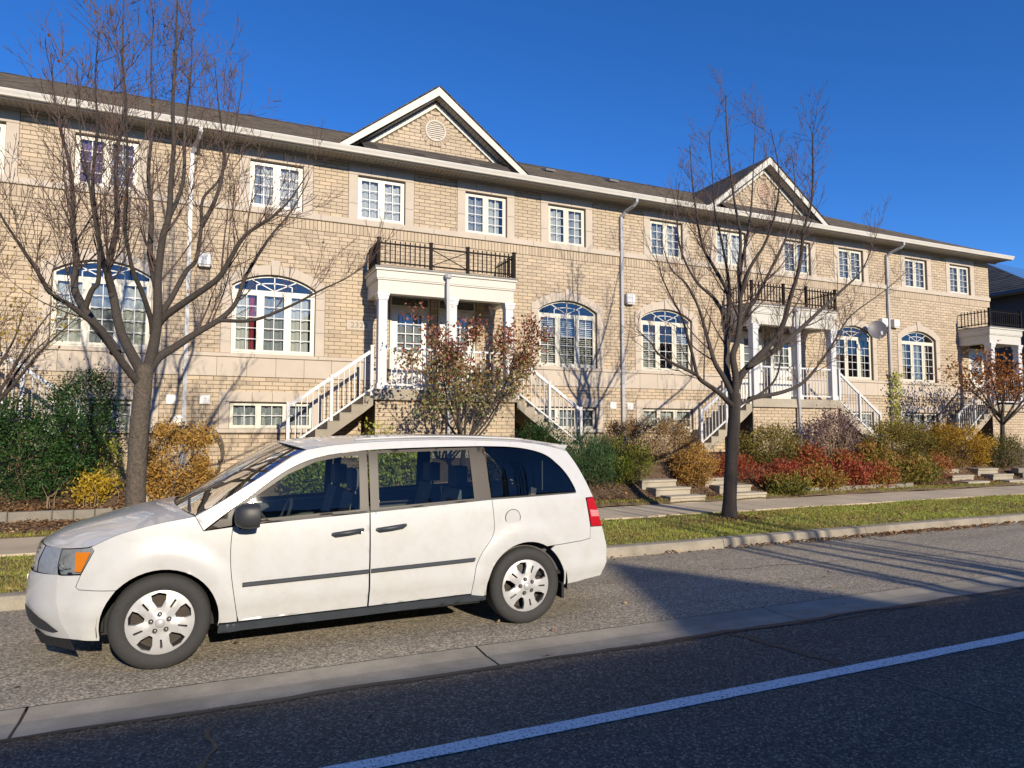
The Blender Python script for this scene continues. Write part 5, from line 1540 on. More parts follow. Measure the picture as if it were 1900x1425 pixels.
def bare_tree(label, limbs, r_trunk, seed, group, twig_len=1.0, bark='bark', density=1., leftover=60):
    rg = random.Random(seed)
    base = limbs['trunk'][0]
    t = thing('bare_tree', label, 'tree', tuple(base), group)
    tr = catmull(limbs['trunk'], 5)
    n = len(tr)
    mb = MB()
    rad = [r_trunk * (1.0 - .16 * i / n + .30 * math.exp(-i / n * 14)) * (1 + .03 * math.sin(i * 2.1)) for i in range(n)]
    below = [tr[0] + Vector((0, 0, -.25))]
    up_ = (tr[-1] - tr[-2]).normalized()
    mb.tube(below + tr + [tr[-1] + up_ * .06, tr[-1] + up_ * .11], [rad[0] * 1.05] + rad + [rad[-1] * .8, rad[-1] * .35], 18)
    obj('trunk', mb, bark, t, smooth=True)
    tips = []; tw = MB()
    for name, pts in limbs.items():
        if name == 'trunk': continue
        q = catmull(pts, 4)
        L = sum((b_ - a).length for a, b_ in zip(q[:-1], q[1:]))
        r0 = r_trunk * (.30 + .075 * min(L, 5.2)) * (.88 if name in 'abdfhi' else .58)
        m = len(q)
        rr = [max(.007, r0 * (1 - (i / (m - 1)) * .90) * (1 + .08 * math.exp(-i * .9))) for i in range(m)]
        lb = MB(); lb.tube(q, rr, 9, False)
        obj('limb', lb, 'bark_dark', t, smooth=True)
        shoots(tw, q, r0, rg, 1, 3, twig_len, tips, dens_=density)
    obj('twigs', tw, 'twig', t, kind='stuff')
    if leftover:
        pick = rg.sample(tips, min(leftover, len(tips)))
        C = np.array([tuple(p) for p, v in pick]); A = nrg.normal(size=C.shape); A[:, 2] -= .8
        V, F = leaf_quads(C + np.array([0, 0, -.02]), A, nrg.normal(size=C.shape), nrg.uniform(.04, .075, len(C)), nrg.uniform(.02, .035, len(C)))
        fast_mesh('leaves', V, F, nrg.uniform(.2, .9, len(C)), 'leaf_rust', t)
    return t
TREE_A = {'trunk': [[-0.7,10.1,0.33],[-0.7,10.1,0.77],[-0.7,10.1,1.31],[-0.69,10.1,1.86],[-0.67,10.1,2.2],[-0.65,10.1,2.55]], 'a': [[-0.68,10.1,2.38],[-0.77,10.02,2.48],[-0.96,9.83,2.76],[-1.1,9.68,3.0],[-1.24,9.58,3.13],[-1.42,9.46,3.27],[-1.59,9.37,3.37],[-1.71,9.25,3.6],[-1.87,9.14,3.87],[-2.03,9.03,4.15],[-2.16,8.96,4.44]], 'b': [[-0.96,9.83,2.76],[-1.0,9.87,2.85],[-1.26,10.0,3.19],[-1.4,10.07,3.43],[-1.47,10.13,3.61],[-1.47,10.21,3.98],[-1.54,10.3,4.41],[-1.56,10.36,4.78],[-1.63,10.44,5.28],[-1.76,10.5,5.76],[-1.84,10.53,6.18],[-1.92,10.61,6.77]], 'c': [[-1.27,9.58,3.25],[-1.2,9.49,3.45],[-1.13,9.44,3.55],[-1.12,9.36,3.77],[-1.12,9.29,3.97],[-1.18,9.15,4.36],[-1.23,9.04,4.73],[-1.3,8.93,5.12],[-1.35,8.84,5.56]], 'd': [[-0.65,10.1,2.48],[-0.72,10.19,2.61],[-0.88,10.4,2.91],[-1.0,10.57,3.19],[-1.11,10.79,3.65],[-1.2,10.94,3.97],[-1.2,11.0,4.13],[-1.14,11.21,4.71],[-1.18,11.37,5.28],[-1.21,11.51,5.87],[-1.13,11.63,6.63],[-1.19,11.77,7.25],[-1.24,11.99,7.98],[-1.26,12.16,8.6]], 'e': [[-0.59,10.4,3.09],[-0.61,10.29,3.26],[-0.7,10.09,3.55],[-0.8,9.92,3.79],[-0.84,9.83,3.95],[-0.89,9.63,4.31],[-0.86,9.39,4.8],[-0.87,9.17,5.39],[-0.89,9.06,5.78],[-0.94,8.97,6.22]], 'f': [[-0.65,10.1,2.48],[-0.59,10.13,2.73],[-0.54,10.16,3.09],[-0.53,10.19,3.39],[-0.54,10.21,3.64],[-0.54,10.23,3.9],[-0.5,10.26,4.4],[-0.44,10.27,4.66],[-0.43,10.3,5.17],[-0.41,10.32,5.69],[-0.44,10.33,6.21],[-0.43,10.36,6.83],[-0.43,10.39,7.47],[-0.43,10.43,8.04]], 'g': [[-0.52,10.29,3.29],[-0.47,10.36,3.42],[-0.39,10.45,3.58],[-0.22,10.66,4.02],[-0.09,10.76,4.24],[-0.04,10.95,4.77],[-0.03,11.1,5.23],[0.17,11.2,5.56],[0.31,11.31,6.02],[0.42,11.44,6.69],[0.49,11.54,7.36]], 'h': [[-0.52,10.29,3.22],[-0.42,10.21,3.33],[-0.14,10.02,3.54],[0.18,9.83,3.79],[0.3,9.73,4.0],[0.49,9.58,4.34],[0.81,9.44,4.59],[1.02,9.35,4.83],[1.23,9.25,5.19]], 'i': [[-0.61,10.1,2.55],[-0.51,10.17,2.74],[-0.32,10.24,2.9],[-0.06,10.33,3.12],[0.25,10.43,3.36],[0.44,10.49,3.61],[0.56,10.57,4.0],[0.87,10.67,4.62],[1.18,10.73,5.08],[1.42,10.78,5.58]], 'j': [[0.21,10.43,3.33],[0.28,10.41,3.33],[0.67,10.27,3.34],[1.14,10.11,3.55],[1.51,9.99,3.77],[1.85,9.9,3.96],[2.14,9.83,4.18]], 'k': [[-0.47,10.26,4.53],[-0.44,10.34,4.68],[-0.29,10.66,5.31],[-0.3,11.04,6.26],[-0.25,11.36,7.25],[-0.26,11.56,8.07]], 'l': [[-1.11,10.79,3.65],[-1.19,10.59,3.95],[-1.27,10.27,4.44],[-1.3,9.98,4.97],[-1.24,9.74,5.51],[-1.26,9.55,6.04],[-1.23,9.41,6.59]], 'm': [[-0.04,10.95,4.77],[0.11,10.99,5.13],[0.22,11.02,5.56],[0.23,11.06,6.07],[0.14,11.1,6.74],[0.07,11.13,7.41]], 'n': [[-0.54,10.21,3.64],[-0.66,10.48,4.2],[-0.67,10.72,4.78],[-0.75,10.96,5.47],[-0.73,11.18,6.27],[-0.79,11.37,7.17],[-0.79,11.5,8.08]]}
TREE_B = {'trunk': [[9.13,10.35,0.14],[9.21,10.35,1.18],[9.3,10.35,1.99],[9.34,10.35,2.46]], 'a': [[9.31,10.35,2.25],[9.15,10.31,2.33],[8.8,10.2,2.52],[8.33,10.08,2.7],[8.12,10.02,2.82],[7.59,9.9,2.96],[7.16,9.79,3.12],[6.99,9.73,3.27],[6.61,9.63,3.49]], 'b': [[9.34,10.35,2.35],[9.29,10.38,2.49],[9.17,10.45,2.81],[9.02,10.52,3.09],[8.95,10.58,3.42],[8.88,10.65,3.82],[8.79,10.71,4.21],[8.57,10.78,4.65],[8.25,10.84,4.94],[8.07,10.91,5.55]], 'c': [[8.18,10.02,2.79],[8.15,10.01,2.84],[7.99,9.92,3.17],[7.8,9.83,3.51],[7.63,9.75,3.81],[7.28,9.65,4.19],[7.06,9.57,4.52],[6.87,9.48,4.94]], 'd': [[9.34,10.35,2.35],[9.38,10.41,2.49],[9.36,10.57,2.82],[9.49,10.74,3.27],[9.72,10.94,3.86],[9.95,11.17,4.61],[9.76,11.35,5.2],[9.56,11.48,5.69],[9.54,11.65,6.55],[9.55,11.76,7.26],[9.58,11.85,7.99]], 'e': [[9.96,11.17,4.47],[9.91,11.08,4.68],[9.69,10.9,5.1],[9.36,10.68,5.63],[9.05,10.49,6.14],[8.91,10.35,6.53],[8.61,10.09,7.42]], 'f': [[9.34,10.35,2.46],[9.39,10.37,2.81],[9.35,10.4,3.23],[9.49,10.42,3.55],[9.6,10.45,4.05],[9.63,10.47,4.4],[9.64,10.5,5.0],[9.72,10.52,5.63],[9.58,10.55,6.53],[9.48,10.58,7.77],[9.5,10.6,8.56]], 'g': [[9.66,10.5,4.87],[9.73,10.55,5.02],[10.29,10.87,6.1],[10.61,11.09,7.02],[11.07,11.43,8.75]], 'h': [[9.43,10.41,2.62],[9.47,10.32,2.86],[9.72,10.18,3.17],[10.03,10.02,3.53],[10.18,9.92,3.85],[10.23,9.79,4.32],[10.33,9.64,4.89],[10.33,9.5,5.58],[10.43,9.39,6.14],[10.37,9.28,6.97],[10.32,9.24,7.39]], 'i': [[9.57,10.18,3.02],[9.64,10.19,3.07],[10.29,10.29,3.37],[11.03,10.4,3.8],[11.58,10.47,4.16],[12.53,10.58,4.8],[13.31,10.66,5.36],[13.88,10.74,6.18]], 'j': [[9.36,10.35,2.25],[9.46,10.32,2.31],[9.91,10.21,2.55],[10.17,10.12,2.84],[10.21,10.03,3.28],[10.15,9.96,3.62],[10.17,9.87,4.16]], 'k': [[9.66,10.32,2.4],[9.9,10.39,2.45],[10.85,10.62,2.59],[11.66,10.81,2.85],[12.5,11.03,3.43],[13.11,11.19,3.94],[13.73,11.33,4.47],[15.12,11.53,5.19],[16.08,11.65,5.77]], 'l': [[9.63,10.47,4.4],[9.65,10.23,4.92],[9.86,10.01,5.41],[9.93,9.79,5.99],[9.81,9.57,6.64],[9.43,9.37,7.32]], 'm': [[9.49,10.42,3.55],[9.69,10.45,4.0],[10.16,10.49,4.58],[10.65,10.53,5.3],[11.1,10.56,6.04],[11.3,10.6,6.88],[11.27,10.62,7.58]], 'n': [[9.72,10.94,3.86],[9.64,11.15,4.44],[9.26,11.35,4.89],[9.05,11.56,5.6],[9.12,11.73,6.34],[9.3,11.88,7.12]]}

bare_tree('tall bare tree with spreading limbs behind the hood of the van', TREE_A, .122, 5, 'bare street trees', 1.3, density=1.6)
bare_tree('slender bare tree with trunk coloured dark for shade on the grass right of the van', TREE_B, .125, 9, 'bare street trees', 1.2, 'bark_dark', density=1.5, leftover=40)  # darker bark on this trunk imitates the shade falling on it

def random_limbs(base, height, spread, n, rg, trunk=.3, lean=(0, 0)):
    """limbs of a small multi-stemmed tree"""
    b = Vector(base); top = b + Vector((lean[0] * .3, lean[1] * .3, height * trunk))
    L = {'trunk': [tuple(b), tuple(b.lerp(top, .5) + Vector((rg.uniform(-.03, .03), rg.uniform(-.03, .03), 0))), tuple(top)]}
    for k in range(n):
        a = 2 * math.pi * (k + rg.uniform(-.3, .3)) / n
        rr = spread * rg.uniform(.55, 1.05); h = height * rg.uniform(.62, 1.0) * (1 - .25 * rr / spread)
        e = b + Vector((math.cos(a) * rr + lean[0], math.sin(a) * rr * .8 + lean[1], h))
        s_ = top.lerp(b, rg.uniform(0, .25))
        m1 = s_.lerp(e, .35) + Vector((0, 0, -.02 * height)) + rvec(rg) * .05; m2 = s_.lerp(e, .7) + rvec(rg) * .08
        L['l%d' % k] = [tuple(s_), tuple(m1), tuple(m2), tuple(e)]
    return L
def leafy_tree(name, label, base, height, spread, n_limb, r_trunk, seed, leaf, n_leaf, size, trunk=.3, lean=(0, 0), density=1., twig=.5, clump=.16, group=None, cluster=None, zmin=-9, tone_by_z=False):
    rg = random.Random(seed); ng = np.random.default_rng(seed)
    L = random_limbs(base, height, spread, n_limb, rg, trunk, lean)
    t = thing(name, label, 'tree', tuple(base), group)
    tr = catmull(L['trunk'], 5); n = len(tr)
    obj('trunk', MB().tube([tr[0] - Vector((0, 0, .2))] + tr, [r_trunk * 1.15] + [r_trunk * (1 - .25 * i / n) for i in range(n)], 10), 'bark_dark', t, smooth=True)
    tips = []; tw = MB()
    for k, p in L.items():
        if k == 'trunk': continue
        q = catmull(p, 4); m = len(q); r0 = r_trunk * .55
        obj('limb', MB().tube(q, [max(.005, r0 * (1 - .92 * i / (m - 1))) for i in range(m)], 7, False), 'bark_dark', t, smooth=True)
        shoots(tw, q, r0, rg, 1, 2, twig, tips, .4, density, .004)
    obj('twigs', tw, 'twig', t, kind='stuff')
    if n_leaf:
        T = np.array([tuple(p) for p, v in tips]); ids = ng.integers(0, len(T), n_leaf)
        if cluster is not None:
            w = np.array([cluster(p) for p in T]); w = w / w.sum(); ids = ng.choice(len(T), n_leaf, p=w)
        C = T[ids] + ng.normal(size=(n_leaf, 3)) * clump
        C = C[C[:, 2] > zmin]; ids = ids[:len(C)]
        m = len(C)
        A = ng.normal(size=(m, 3)); A[:, 2] -= .7
        V, F = leaf_quads(C, A, ng.normal(size=(m, 3)), ng.uniform(.7, 1.25, m) * size, ng.uniform(.45, .7, m) * size)
        if tone_by_z:
            zz = (C[:, 2] - C[:, 2].min()) / np.ptp(C[:, 2]); tn = np.clip(.95 - .75 * zz + ng.normal(0, .2, m), 0, 1)
        else: tn = np.clip(ng.normal(.5, .25, m), 0, 1)
        fast_mesh('leaves', V, F, tn, leaf, t)
    return t
leafy_tree('ornamental_tree', 'small red and bronze leaved tree in front of the numbered porch', (5.05, 13.75, terr(5, 13.75) - .05), 4.35, 1.55, 11, .055, 21, 'leaf_pear', 5600, .085, .22, (.2, 0), 1.6, .6, .12, tone_by_z=True, zmin=1.3,
           cluster=lambda p: .12 + math.exp(-((p[2] - 3.75) / .75) ** 2) + .35 * math.exp(-((p[2] - 2.2) / .5) ** 2))
leafy_tree('ornamental_tree', 'weeping little tree with a few yellow leaves at the left edge', (-3.3, 13.2, .6), 4.6, 1.5, 12, .075, 33, 'leaf_gold', 420, .07, .3, (.15, 0), 2.2, .8, .16)
leafy_tree('ornamental_tree', 'rust-orange leaved tree hiding the right end porch', (23.15, 13.75, 1.0), 4.3, 1.9, 10, .075, 41, 'leaf_rust', 2600, .11, .3, (.4, 0), 1.6, .8, .22,
           cluster=lambda p: max(.02, 1.2 - abs(p[2] - 3.6) * .75))
# tree across the street, whose limbs streak the parking lane with shade
FT = {'trunk': [[9.7, -6.9, .1], [9.68, -6.9, 1.2], [9.7, -6.9, 2.2]]}
for k_, (xt, xe, ze, yo) in enumerate(((8.55, 8.75, 7.0, 0), (8.75, 9.05, 8.2, -.3), (9.4, 9.45, 8.8, .2), (9.95, 9.8, 9.3, 0), (10.25, 10.3, 9.4, -.2), (10.4, 10.42, 9.2, .25), (10.62, 10.75, 8.6, 0), (11.2, 11.6, 7.6, .1))):
    FT['abdfhi'[k_ % 6] + 'x' * (k_ // 6)] = [[9.7, -6.9, 2.1], [(9.7 + xt) / 2, -6.9 + yo * .6, 3.0], [xt, -6.9 + yo, 4.6], [(xt + xe) / 2, -6.9 + yo, 6.4], [xe, -6.9 + yo, ze]]
bare_tree('bare tree on the far verge behind the viewer, out of view', FT, .24, 14, 'bare street trees', .8, density=.6, leftover=0)

def shrub(name, label, cat, c, rad, n, size, leaf, box=2.0, clumps=60, jit=.10, stems=10, asp=.5, up=.2, seed=1, hole=.35, shell=.75, tmean=.5, stem_mat='stem', tone_x=None):
    """leaves gathered in clumps through a rounded (box=2) or clipped (box>3) volume, on stems from the root"""
    ng = np.random.default_rng(seed); rg = random.Random(seed)
    x, y = c; z = terr(x, y) - .04
    rx, ry, h = rad
    t = thing(name, label, cat, (x, y, z))
    K = []
    while len(K) < clumps:
        p = ng.uniform(-1, 1, 3)
        d = (abs(p) ** box).sum() ** (1 / box)
        if d > 1 or d < hole: continue
        if ng.random() > shell and d < .75: continue
        K.append(p)
    K = np.array(K)
    ids = ng.integers(0, clumps, n)
    P = K[ids] + ng.normal(size=(n, 3)) * jit / np.array([rx, ry, h / 2])
    C = np.array([x, y, z + h / 2]) + P * np.array([rx, ry, h / 2])
    C = C[C[:, 2] > z + .03]; m = len(C); P = P[:m]
    out = unit((C - np.array([x, y, z + h * .35])))
    A = unit(ng.normal(size=(m, 3)) * .8 + out * .7 + np.array([0, 0, up]))
    V, F = leaf_quads(C, A, ng.normal(size=(m, 3)), ng.uniform(.65, 1.3, m) * size, ng.uniform(.8, 1.2, m) * size * asp)
    ct = ng.normal(tmean, .2, clumps)
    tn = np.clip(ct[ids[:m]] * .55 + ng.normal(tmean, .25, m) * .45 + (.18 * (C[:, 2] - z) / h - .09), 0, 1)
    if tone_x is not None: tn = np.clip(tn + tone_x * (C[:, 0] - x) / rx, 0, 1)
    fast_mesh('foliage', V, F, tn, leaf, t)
    mb = MB()
    for k in range(stems):
        e = K[rg.randrange(clumps)] * .85
        E_ = Vector((x + e[0] * rx, y + e[1] * ry, z + h / 2 + e[2] * h / 2 * .9))
        b = Vector((x + e[0] * rx * .25 + rg.uniform(-.05, .05), y + e[1] * ry * .25, z - .05))
        mid = b.lerp(E_, .5) + rvec(rg) * .06
        q = catmull([tuple(b), tuple(mid), tuple(E_)], 3)
        mb.tube(q, [.012 * (1 - .7 * i / (len(q) - 1)) for i in range(len(q))], 4, False)
        for j in range(4):
            p = q[rg.randrange(2, len(q))]
            mb.tube([p, p + (rvec(rg) + Vector((0, 0, .6))).normalized() * h * .22], [.006, .003], 3, False)
    obj('stems', mb, stem_mat, t)
    return t
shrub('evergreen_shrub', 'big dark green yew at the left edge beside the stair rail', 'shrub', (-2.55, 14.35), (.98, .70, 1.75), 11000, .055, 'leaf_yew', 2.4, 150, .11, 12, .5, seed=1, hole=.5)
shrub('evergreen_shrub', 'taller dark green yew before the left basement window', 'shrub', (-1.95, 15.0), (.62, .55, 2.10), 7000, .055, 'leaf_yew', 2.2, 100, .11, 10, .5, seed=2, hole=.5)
shrub('flowering_shrub', 'low yellow leaved shrub between the yew and the tall bare tree', 'shrub', (-1.60, 14.0), (.30, .28, .55), 1500, .07, 'leaf_gold', 2.0, 30, .10, 8, .35, .5, seed=3, tmean=.55)
shrub('flowering_shrub', 'upright green and gold shrub under the left basement window', 'shrub', (-1.38, 14.3), (.22, .22, 1.0), 700, .065, 'leaf_goldgreen', 2.0, 20, .09, 8, .35, .5, seed=4, tmean=.7)
shrub('clipped_shrub', 'copper-orange square clipped shrub below the first downspout', 'shrub', (-.28, 13.85), (.52, .42, 1.36), 10500, .052, 'leaf_copper', 5.0, 120, .08, 40, .55, seed=5, hole=.55, stem_mat='dead_stem', tmean=.6)
shrub('sapling', 'young lime-yellow leaved shoots below the porch stairs', 'shrub', (3.30, 14.25), (.42, .25, 1.15), 300, .085, 'leaf_lime', 2.0, 22, .10, 9, .6, seed=6, tmean=.6)
shrub('evergreen_shrub', 'blue-green juniper just behind the rear of the van', 'shrub', (7.95, 13.55), (.72, .65, 1.15), 9000, .085, 'leaf_juniper', 2.0, 110, .11, 8, .16, 1.2, seed=7, hole=.5)
shrub('evergreen_shrub', 'dark leafy bush hard against the porch stair behind the van roof', 'shrub', (7.15, 14.25), (.55, .45, .98), 3200, .055, 'leaf_yew', 2.0, 50, .11, 10, .5, seed=27, hole=.4, tmean=.3)
shrub('euonymus_shrub', 'golden-green rounded bush between the juniper and the stone steps', 'shrub', (9.0, 13.6), (.66, .55, 1.02), 6000, .060, 'leaf_goldgreen', 2.2, 80, .10, 10, .35, .8, seed=8, hole=.5)
shrub('dry_shrub', 'brown twiggy clipped hedge under the third arched window', 'shrub', (10.15, 14.45), (1.35, .50, 1.05), 15000, .046, 'leaf_tan', 3.4, 150, .08, 90, .5, .6, seed=9, hole=.4, stem_mat='dead_stem')
shrub('dry_shrub', 'tan and gold shrub between the two flights of stone steps', 'shrub', (10.85, 13.45), (.48, .45, .98), 6000, .052, 'leaf_copper', 2.2, 60, .09, 40, .5, .5, seed=10, hole=.4, stem_mat='dead_stem')
shrub('burning_bush', 'scarlet leaved bush left of the slender right tree trunk', 'shrub', (12.15, 13.6), (.62, .4, .60), 3000, .070, 'leaf_red', 2.0, 55, .09, 10, .35, .4, seed=11, hole=.35)
shrub('burning_bush', 'red and orange leaved mound right of the slender tree trunk', 'shrub', (13.25, 13.2), (.85, .40, .62), 3400, .080, 'leaf_mixed', 2.0, 55, .10, 10, .32, .4, seed=12, hole=.3, tmean=.85)
shrub('garden_shrub', 'olive and gold bush against the second porch wall', 'shrub', (13.75, 14.05), (1.0, .60, 1.05), 9500, .058, 'leaf_olive', 2.3, 90, .10, 20, .45, .5, seed=13, hole=.4)
shrub('hydrangea', 'mauve-brown dry flowered shrub under the second porch right stair', 'shrub', (16.25, 14.15), (.95, .55, 1.5), 3600, .065, 'leaf_mauve', 2.0, 70, .13, 70, .7, .3, seed=14, hole=.2, stem_mat='dead_stem')
for i, (x, y, r_, h, lf, lab, tm) in enumerate([
    (13.1, 12.85, .55, .34, 'leaf_mixed', 'green and yellow ground plant at the foot of the red mound', .25),
    (14.35, 12.95, .62, .50, 'leaf_mixed', 'yellow and red peony clump below the olive bush', .55),
    (15.45, 13.0, .62, .55, 'leaf_mixed', 'rose-red leaved peony clump below the mauve shrub', .9),
    (16.45, 13.0, .60, .48, 'leaf_mixed', 'orange-gold peony clump above the block edging', .65),
    (17.4, 13.15, .65, .62, 'leaf_mixed', 'gold and green peony clump left of the barberry hedge', .45),
    (15.9, 13.6, .8, .55, 'leaf_mixed', 'dark red and gold undergrowth behind the peony clumps', .7),
    (18.3, 13.1, .6, .55, 'leaf_mixed', 'greenish gold clump before the barberry hedge', .35),
    (17.0, 13.6, .7, .75, 'leaf_mixed', 'dark gold undergrowth between the mauve shrub and the hedge', .5),
    (14.7, 13.5, .6, .7, 'leaf_mixed', 'orange and red undergrowth right of the olive bush', .75),
    (2.1, 13.3, .5, .75, 'leaf_goldgreen', 'green garden plant seen through the front door window of the van', .4),
    (3.6, 13.5, .7, .9, 'leaf_goldgreen', 'yellow-green plant seen through the sliding door window of the van', .6),
    (6.1, 13.4, .7, .8, 'leaf_olive', 'olive plant seen through the rear side window of the van', .4)]):
    shrub('perennial_plant', lab, 'plant', (x, y), (r_, .42, h * 1.15), 3200, .10, lf, 2.0, 40, .10, 8, .34, .5, seed=60 + i, hole=.2, tmean=tm)
shrub('barberry_hedge', 'olive-gold barberry hedge between the second stair and the right steps', 'hedge', (18.65, 13.95), (1.35, .60, 1.22), 17000, .055, 'leaf_olive', 3.0, 140, .10, 40, .5, .4, seed=15, hole=.5)
shrub('barberry_hedge', 'orange-yellow barberry hedge by the right stone steps', 'hedge', (20.95, 13.85), (1.40, .60, 1.22), 18000, .055, 'leaf_barberry', 3.0, 150, .10, 40, .5, .4, seed=16, hole=.5, tone_x=.22)
shrub('burning_bush', 'small orange-red bush set into the barberry hedge', 'shrub', (19.45, 13.30), (.42, .28, .75), 1800, .060, 'leaf_red', 2.0, 40, .08, 8, .4, .4, seed=17, hole=.3, tmean=.75)
shrub('garden_shrub', 'green and brown bush under the orange tree at the right edge', 'shrub', (22.95, 13.7), (.85, .5, 1.05), 7000, .055, 'leaf_olive', 2.2, 80, .10, 30, .45, .4, seed=18, hole=.3, tmean=.25)
# vine on the last downspout
vine = thing('climbing_vine', 'yellowing vine climbing the last downspout', 'vine', (21.36, FAC - .1, 1.1))
rg = random.Random(8); mb = MB(); tips = []
for k in range(4):
    q = [Vector((21.36 + rg.uniform(-.1, .15), FAC - .12, 1.1))]
    for j in range(16): q.append(q[-1] + Vector((rg.uniform(-.05, .05), rg.uniform(-.015, .01), .165)))
    mb.tube(q, .006, 4, False); tips += q[3:]
obj('stems', mb, 'stem', vine)
T = np.array([tuple(p) for p in tips]); ids = nrg.integers(0, len(T), 420)
C = T[ids] + nrg.normal(size=(420, 3)) * np.array([.13, .03, .06]) + np.array([.05, -.03, 0])
A = nrg.normal(size=C.shape) * .6 + np.array([0, -.3, -.6])
V, F = leaf_quads(C, A, np.array([1, 0, 0]) + nrg.normal(size=C.shape) * .4, nrg.uniform(.06, .11, 420), nrg.uniform(.06, .09, 420))
fast_mesh('leaves', V, F, np.clip(nrg.normal(.5, .25, 420), 0, 1), 'leaf_lime', vine)

# ------------------------------------------------------------------ garden stonework
def steps(label, x, w, y0, n=3, z0=.205, rise=.155, run=.36, dx=-.12):
    t = thing('garden_steps', label, 'steps', (x, y0, z0), 'stone step flights up the garden bank')
    for k in range(n):
        a = x + dx * k
        mb = MB().cbox(a - w / 2, a + w / 2, y0 + run * k, y0 + run * (k + 1) + .04, z0 - .12, z0 + rise * (k + 1) - .055, .006)
        obj('riser', mb, 'concrete', t)
        mb = MB().cbox(a - w / 2 - .01, a + w / 2 + .01, y0 + run * k - .025, y0 + run * (k + 1) + .045, z0 + rise * (k + 1) - .054, z0 + rise * (k + 1), .01)
        obj('tread', mb, 'concrete', t)
    return t
steps('three pale concrete steps right of the golden-green bush', 9.95, .95, 12.58)
steps('three pale concrete steps just left of the slender tree trunk', 11.75, .95, 12.58)
steps('pale concrete steps below the orange-yellow hedge', 20.35, .95, 12.75, 3)
steps('pale concrete steps at the right edge beside the block wall', 22.0, .95, 12.62, 3)
lw = thing('block_edging', 'weathered concrete block edging along the left garden bed', 'edging', (-2.3, 13.5, .25))
xs = [-4.4, -3.85, -3.3, -2.72, -2.12, -1.82, -1.52, -1.26]
for a, b in zip(xs[:-1], xs[1:]):
    obj('block', MB().cbox(a + .004, b - .004, 13.42 + rng.uniform(-.008, .008), 13.58, .15, .505 + rng.uniform(-.008, .008), .014), 'block_stone', lw)
lb = thing('stone_block', 'pale concrete blocks beside the tall bare tree', 'block', (-.9, 12.9, .25))
for a, b, y, z in ((-1.22, -.45, 13.35, .47), (-1.10, -.35, 13.75, .68), (-1.0, -.30, 14.15, .88)):
    obj('block', MB().cbox(a, b, y, y + .25, .15, z, .012), 'concrete', lb)
rw = thing('block_wall', 'low brown block wall at the right edge', 'wall', (24.2, 13.0, .3))
for k in range(9):
    for j in range(3):
        a = 22.75 + k * .34 + (.17 if j % 2 else 0)
        obj('block', MB().cbox(a + .004, a + .336, 13.0 + .02 * j, 13.22 + .02 * j, .22 + .15 * j, .365 + .15 * j, .012), 'block_stone', rw)
eg = thing('block_edging', 'low grey block edging at the foot of the peony clumps', 'edging', (15.6, 12.75, .25))
for k in range(12):
    a = 13.6 + k * .33
    obj('block', MB().cbox(a + .004, a + .325, 12.72 + rng.uniform(-.01, .01), 12.9, .18, .40 + rng.uniform(-.01, .01), .012), 'block_stone', eg)

# ------------------------------------------------------------------ grass, litter
def blades(name, n, xr, yr, zf, h, patch):
    x = nrg.uniform(xr[0], xr[1], n); y = nrg.uniform(yr[0], yr[1], n)
    keep = patch(x, y) > nrg.random(n)
    x, y = x[keep], y[keep]; m = len(x)
    z = np.array([zf(a, b) for a, b in zip(x, y)])
    B = np.stack([x, y, z], 1)
    a = nrg.uniform(0, 2 * np.pi, m); w = .006
    S_ = np.stack([np.cos(a), np.sin(a), np.zeros(m)], 1) * w
    T_ = np.stack([nrg.normal(0, .5, m), nrg.normal(0, .5, m), np.ones(m)], 1); T_ = unit(T_) * (nrg.uniform(.5, 1.2, m) * h)[:, None]
    V = np.stack([B - S_, B + S_, B + T_], 1).reshape(-1, 3)
    tn = np.clip(.5 + .3 * np.sin(x * 1.7 + np.sin(y * 2.2)) * np.sin(y * 3.1 + x * .6) + nrg.normal(0, .25, m) + .012 * (x - 8), 0, 1)
    o_ = fast_mesh(name, V, np.arange(m * 3).reshape(-1, 3), tn, 'grass_blade', None, (0, 0, 0))
    return tag(o_, 'short green and straw coloured grass of the verge', 'grass', kind='stuff')
blades('grass', 130000, (-4.5, 27), (8.70, 10.94), verge_z, .045, lambda x, y: .55 + .45 * np.sin(x * .8 + 1.3) * np.sin(y * 2 + x * .3) + .25)
o_ = blades('grass', 26000, (-4.5, 27), (12.56, 12.80), garden_z, .06, lambda x, y: .75 + 0 * x)
o_['label'] = 'ragged strip of grass along the garden side of the pavement'
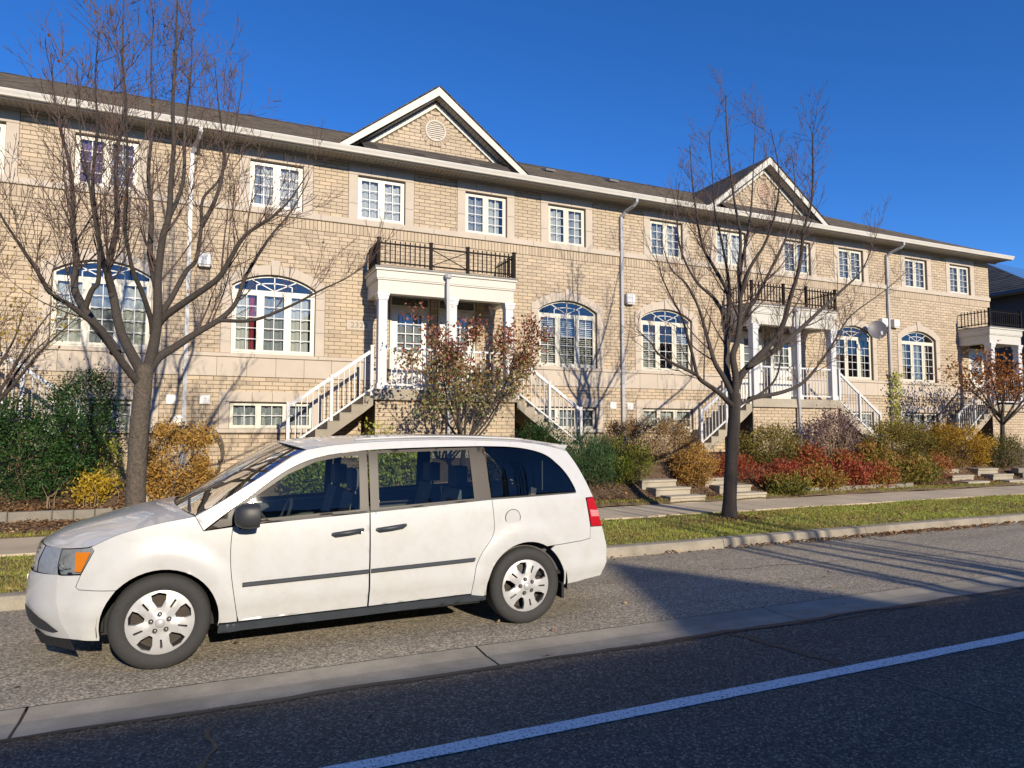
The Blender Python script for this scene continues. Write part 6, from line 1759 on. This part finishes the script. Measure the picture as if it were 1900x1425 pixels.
def litter(name, label, n, xf, yf, zf, size=(.05, .11)):
    x = xf(n); y = yf(n)
    z = np.array([zf(a, b) for a, b in zip(x, y)]) + nrg.uniform(.006, .03, n)
    C = np.stack([x, y, z], 1); a = nrg.uniform(0, 6.28, n)
    A = np.stack([np.cos(a), np.sin(a), nrg.normal(0, .35, n)], 1); S_ = np.stack([-np.sin(a), np.cos(a), nrg.normal(0, .35, n)], 1)
    V, F = leaf_quads(C, A, S_, nrg.uniform(*size, n), nrg.uniform(size[0] * .5, size[1] * .55, n), .3)
    return tag(fast_mesh(name, V, F, np.clip(nrg.normal(.55, .25, n), 0, 1), 'leaf_fallen', None, (0, 0, 0)), label, 'leaves', kind='stuff')
U = lambda a, b: (lambda n: nrg.uniform(a, b, n))
litter('fallen_leaves', 'brown fallen leaves scattered on the grass verge', 2400, U(-4, 26), U(8.72, 10.95), verge_z, (.04, .09))
litter('fallen_leaves', 'drift of fallen leaves against the kerb', 900, lambda n: np.where(nrg.random(n) < .65, nrg.normal(11.5, 1.6, n), nrg.uniform(4, 26, n)), lambda n: 8.49 - np.abs(nrg.normal(0, .11, n)), lambda x, y: .01, (.04, .10))
litter('fallen_leaves', 'leaf litter over the left garden bed', 4200, U(-4.6, .6), lambda n: 13.52 + np.abs(nrg.normal(0, .5, n)), garden_z, (.035, .08))
litter('fallen_leaves', 'fallen leaves between the edging and the pavement at the left', 1900, U(-4.6, -.3), U(12.70, 13.46), garden_z, (.035, .08))
litter('fallen_leaves', 'leaf litter among the shrubs of the right garden bank', 7000, U(6.5, 24), lambda n: 12.62 + np.abs(nrg.normal(0, .7, n)), garden_z, (.04, .09))
litter('fallen_leaves', 'few loose leaves on the road surface', 60, U(-1.5, 14), U(3.0, 8.3), lambda x, y: .006, (.03, .07))
litter('fallen_leaves', 'leaves heaped round the foot of the slender tree', 260, lambda n: nrg.normal(9.25, .35, n), lambda n: nrg.normal(10.2, .22, n), verge_z, (.04, .09))
mb = MB()
ds = thing('dry_stalks', 'straw-coloured dead stalks in front of the big yew', 'plant', (-2.3, 13.0, .55))
rg = random.Random(77)
for k in range(14):
    x = rg.uniform(-3.2, -1.2); y = rg.uniform(13.6, 13.8); z = terr(x, y)
    mb.tube([(x, y, z - .03), (x + rg.uniform(-.04, .04), y, z + .2), (x + rg.uniform(-.10, .10), y - .03, z + rg.uniform(.25, .5))], [.005, .004, .002], 4, False)
obj('stalks', mb, 'dead_stem', ds)
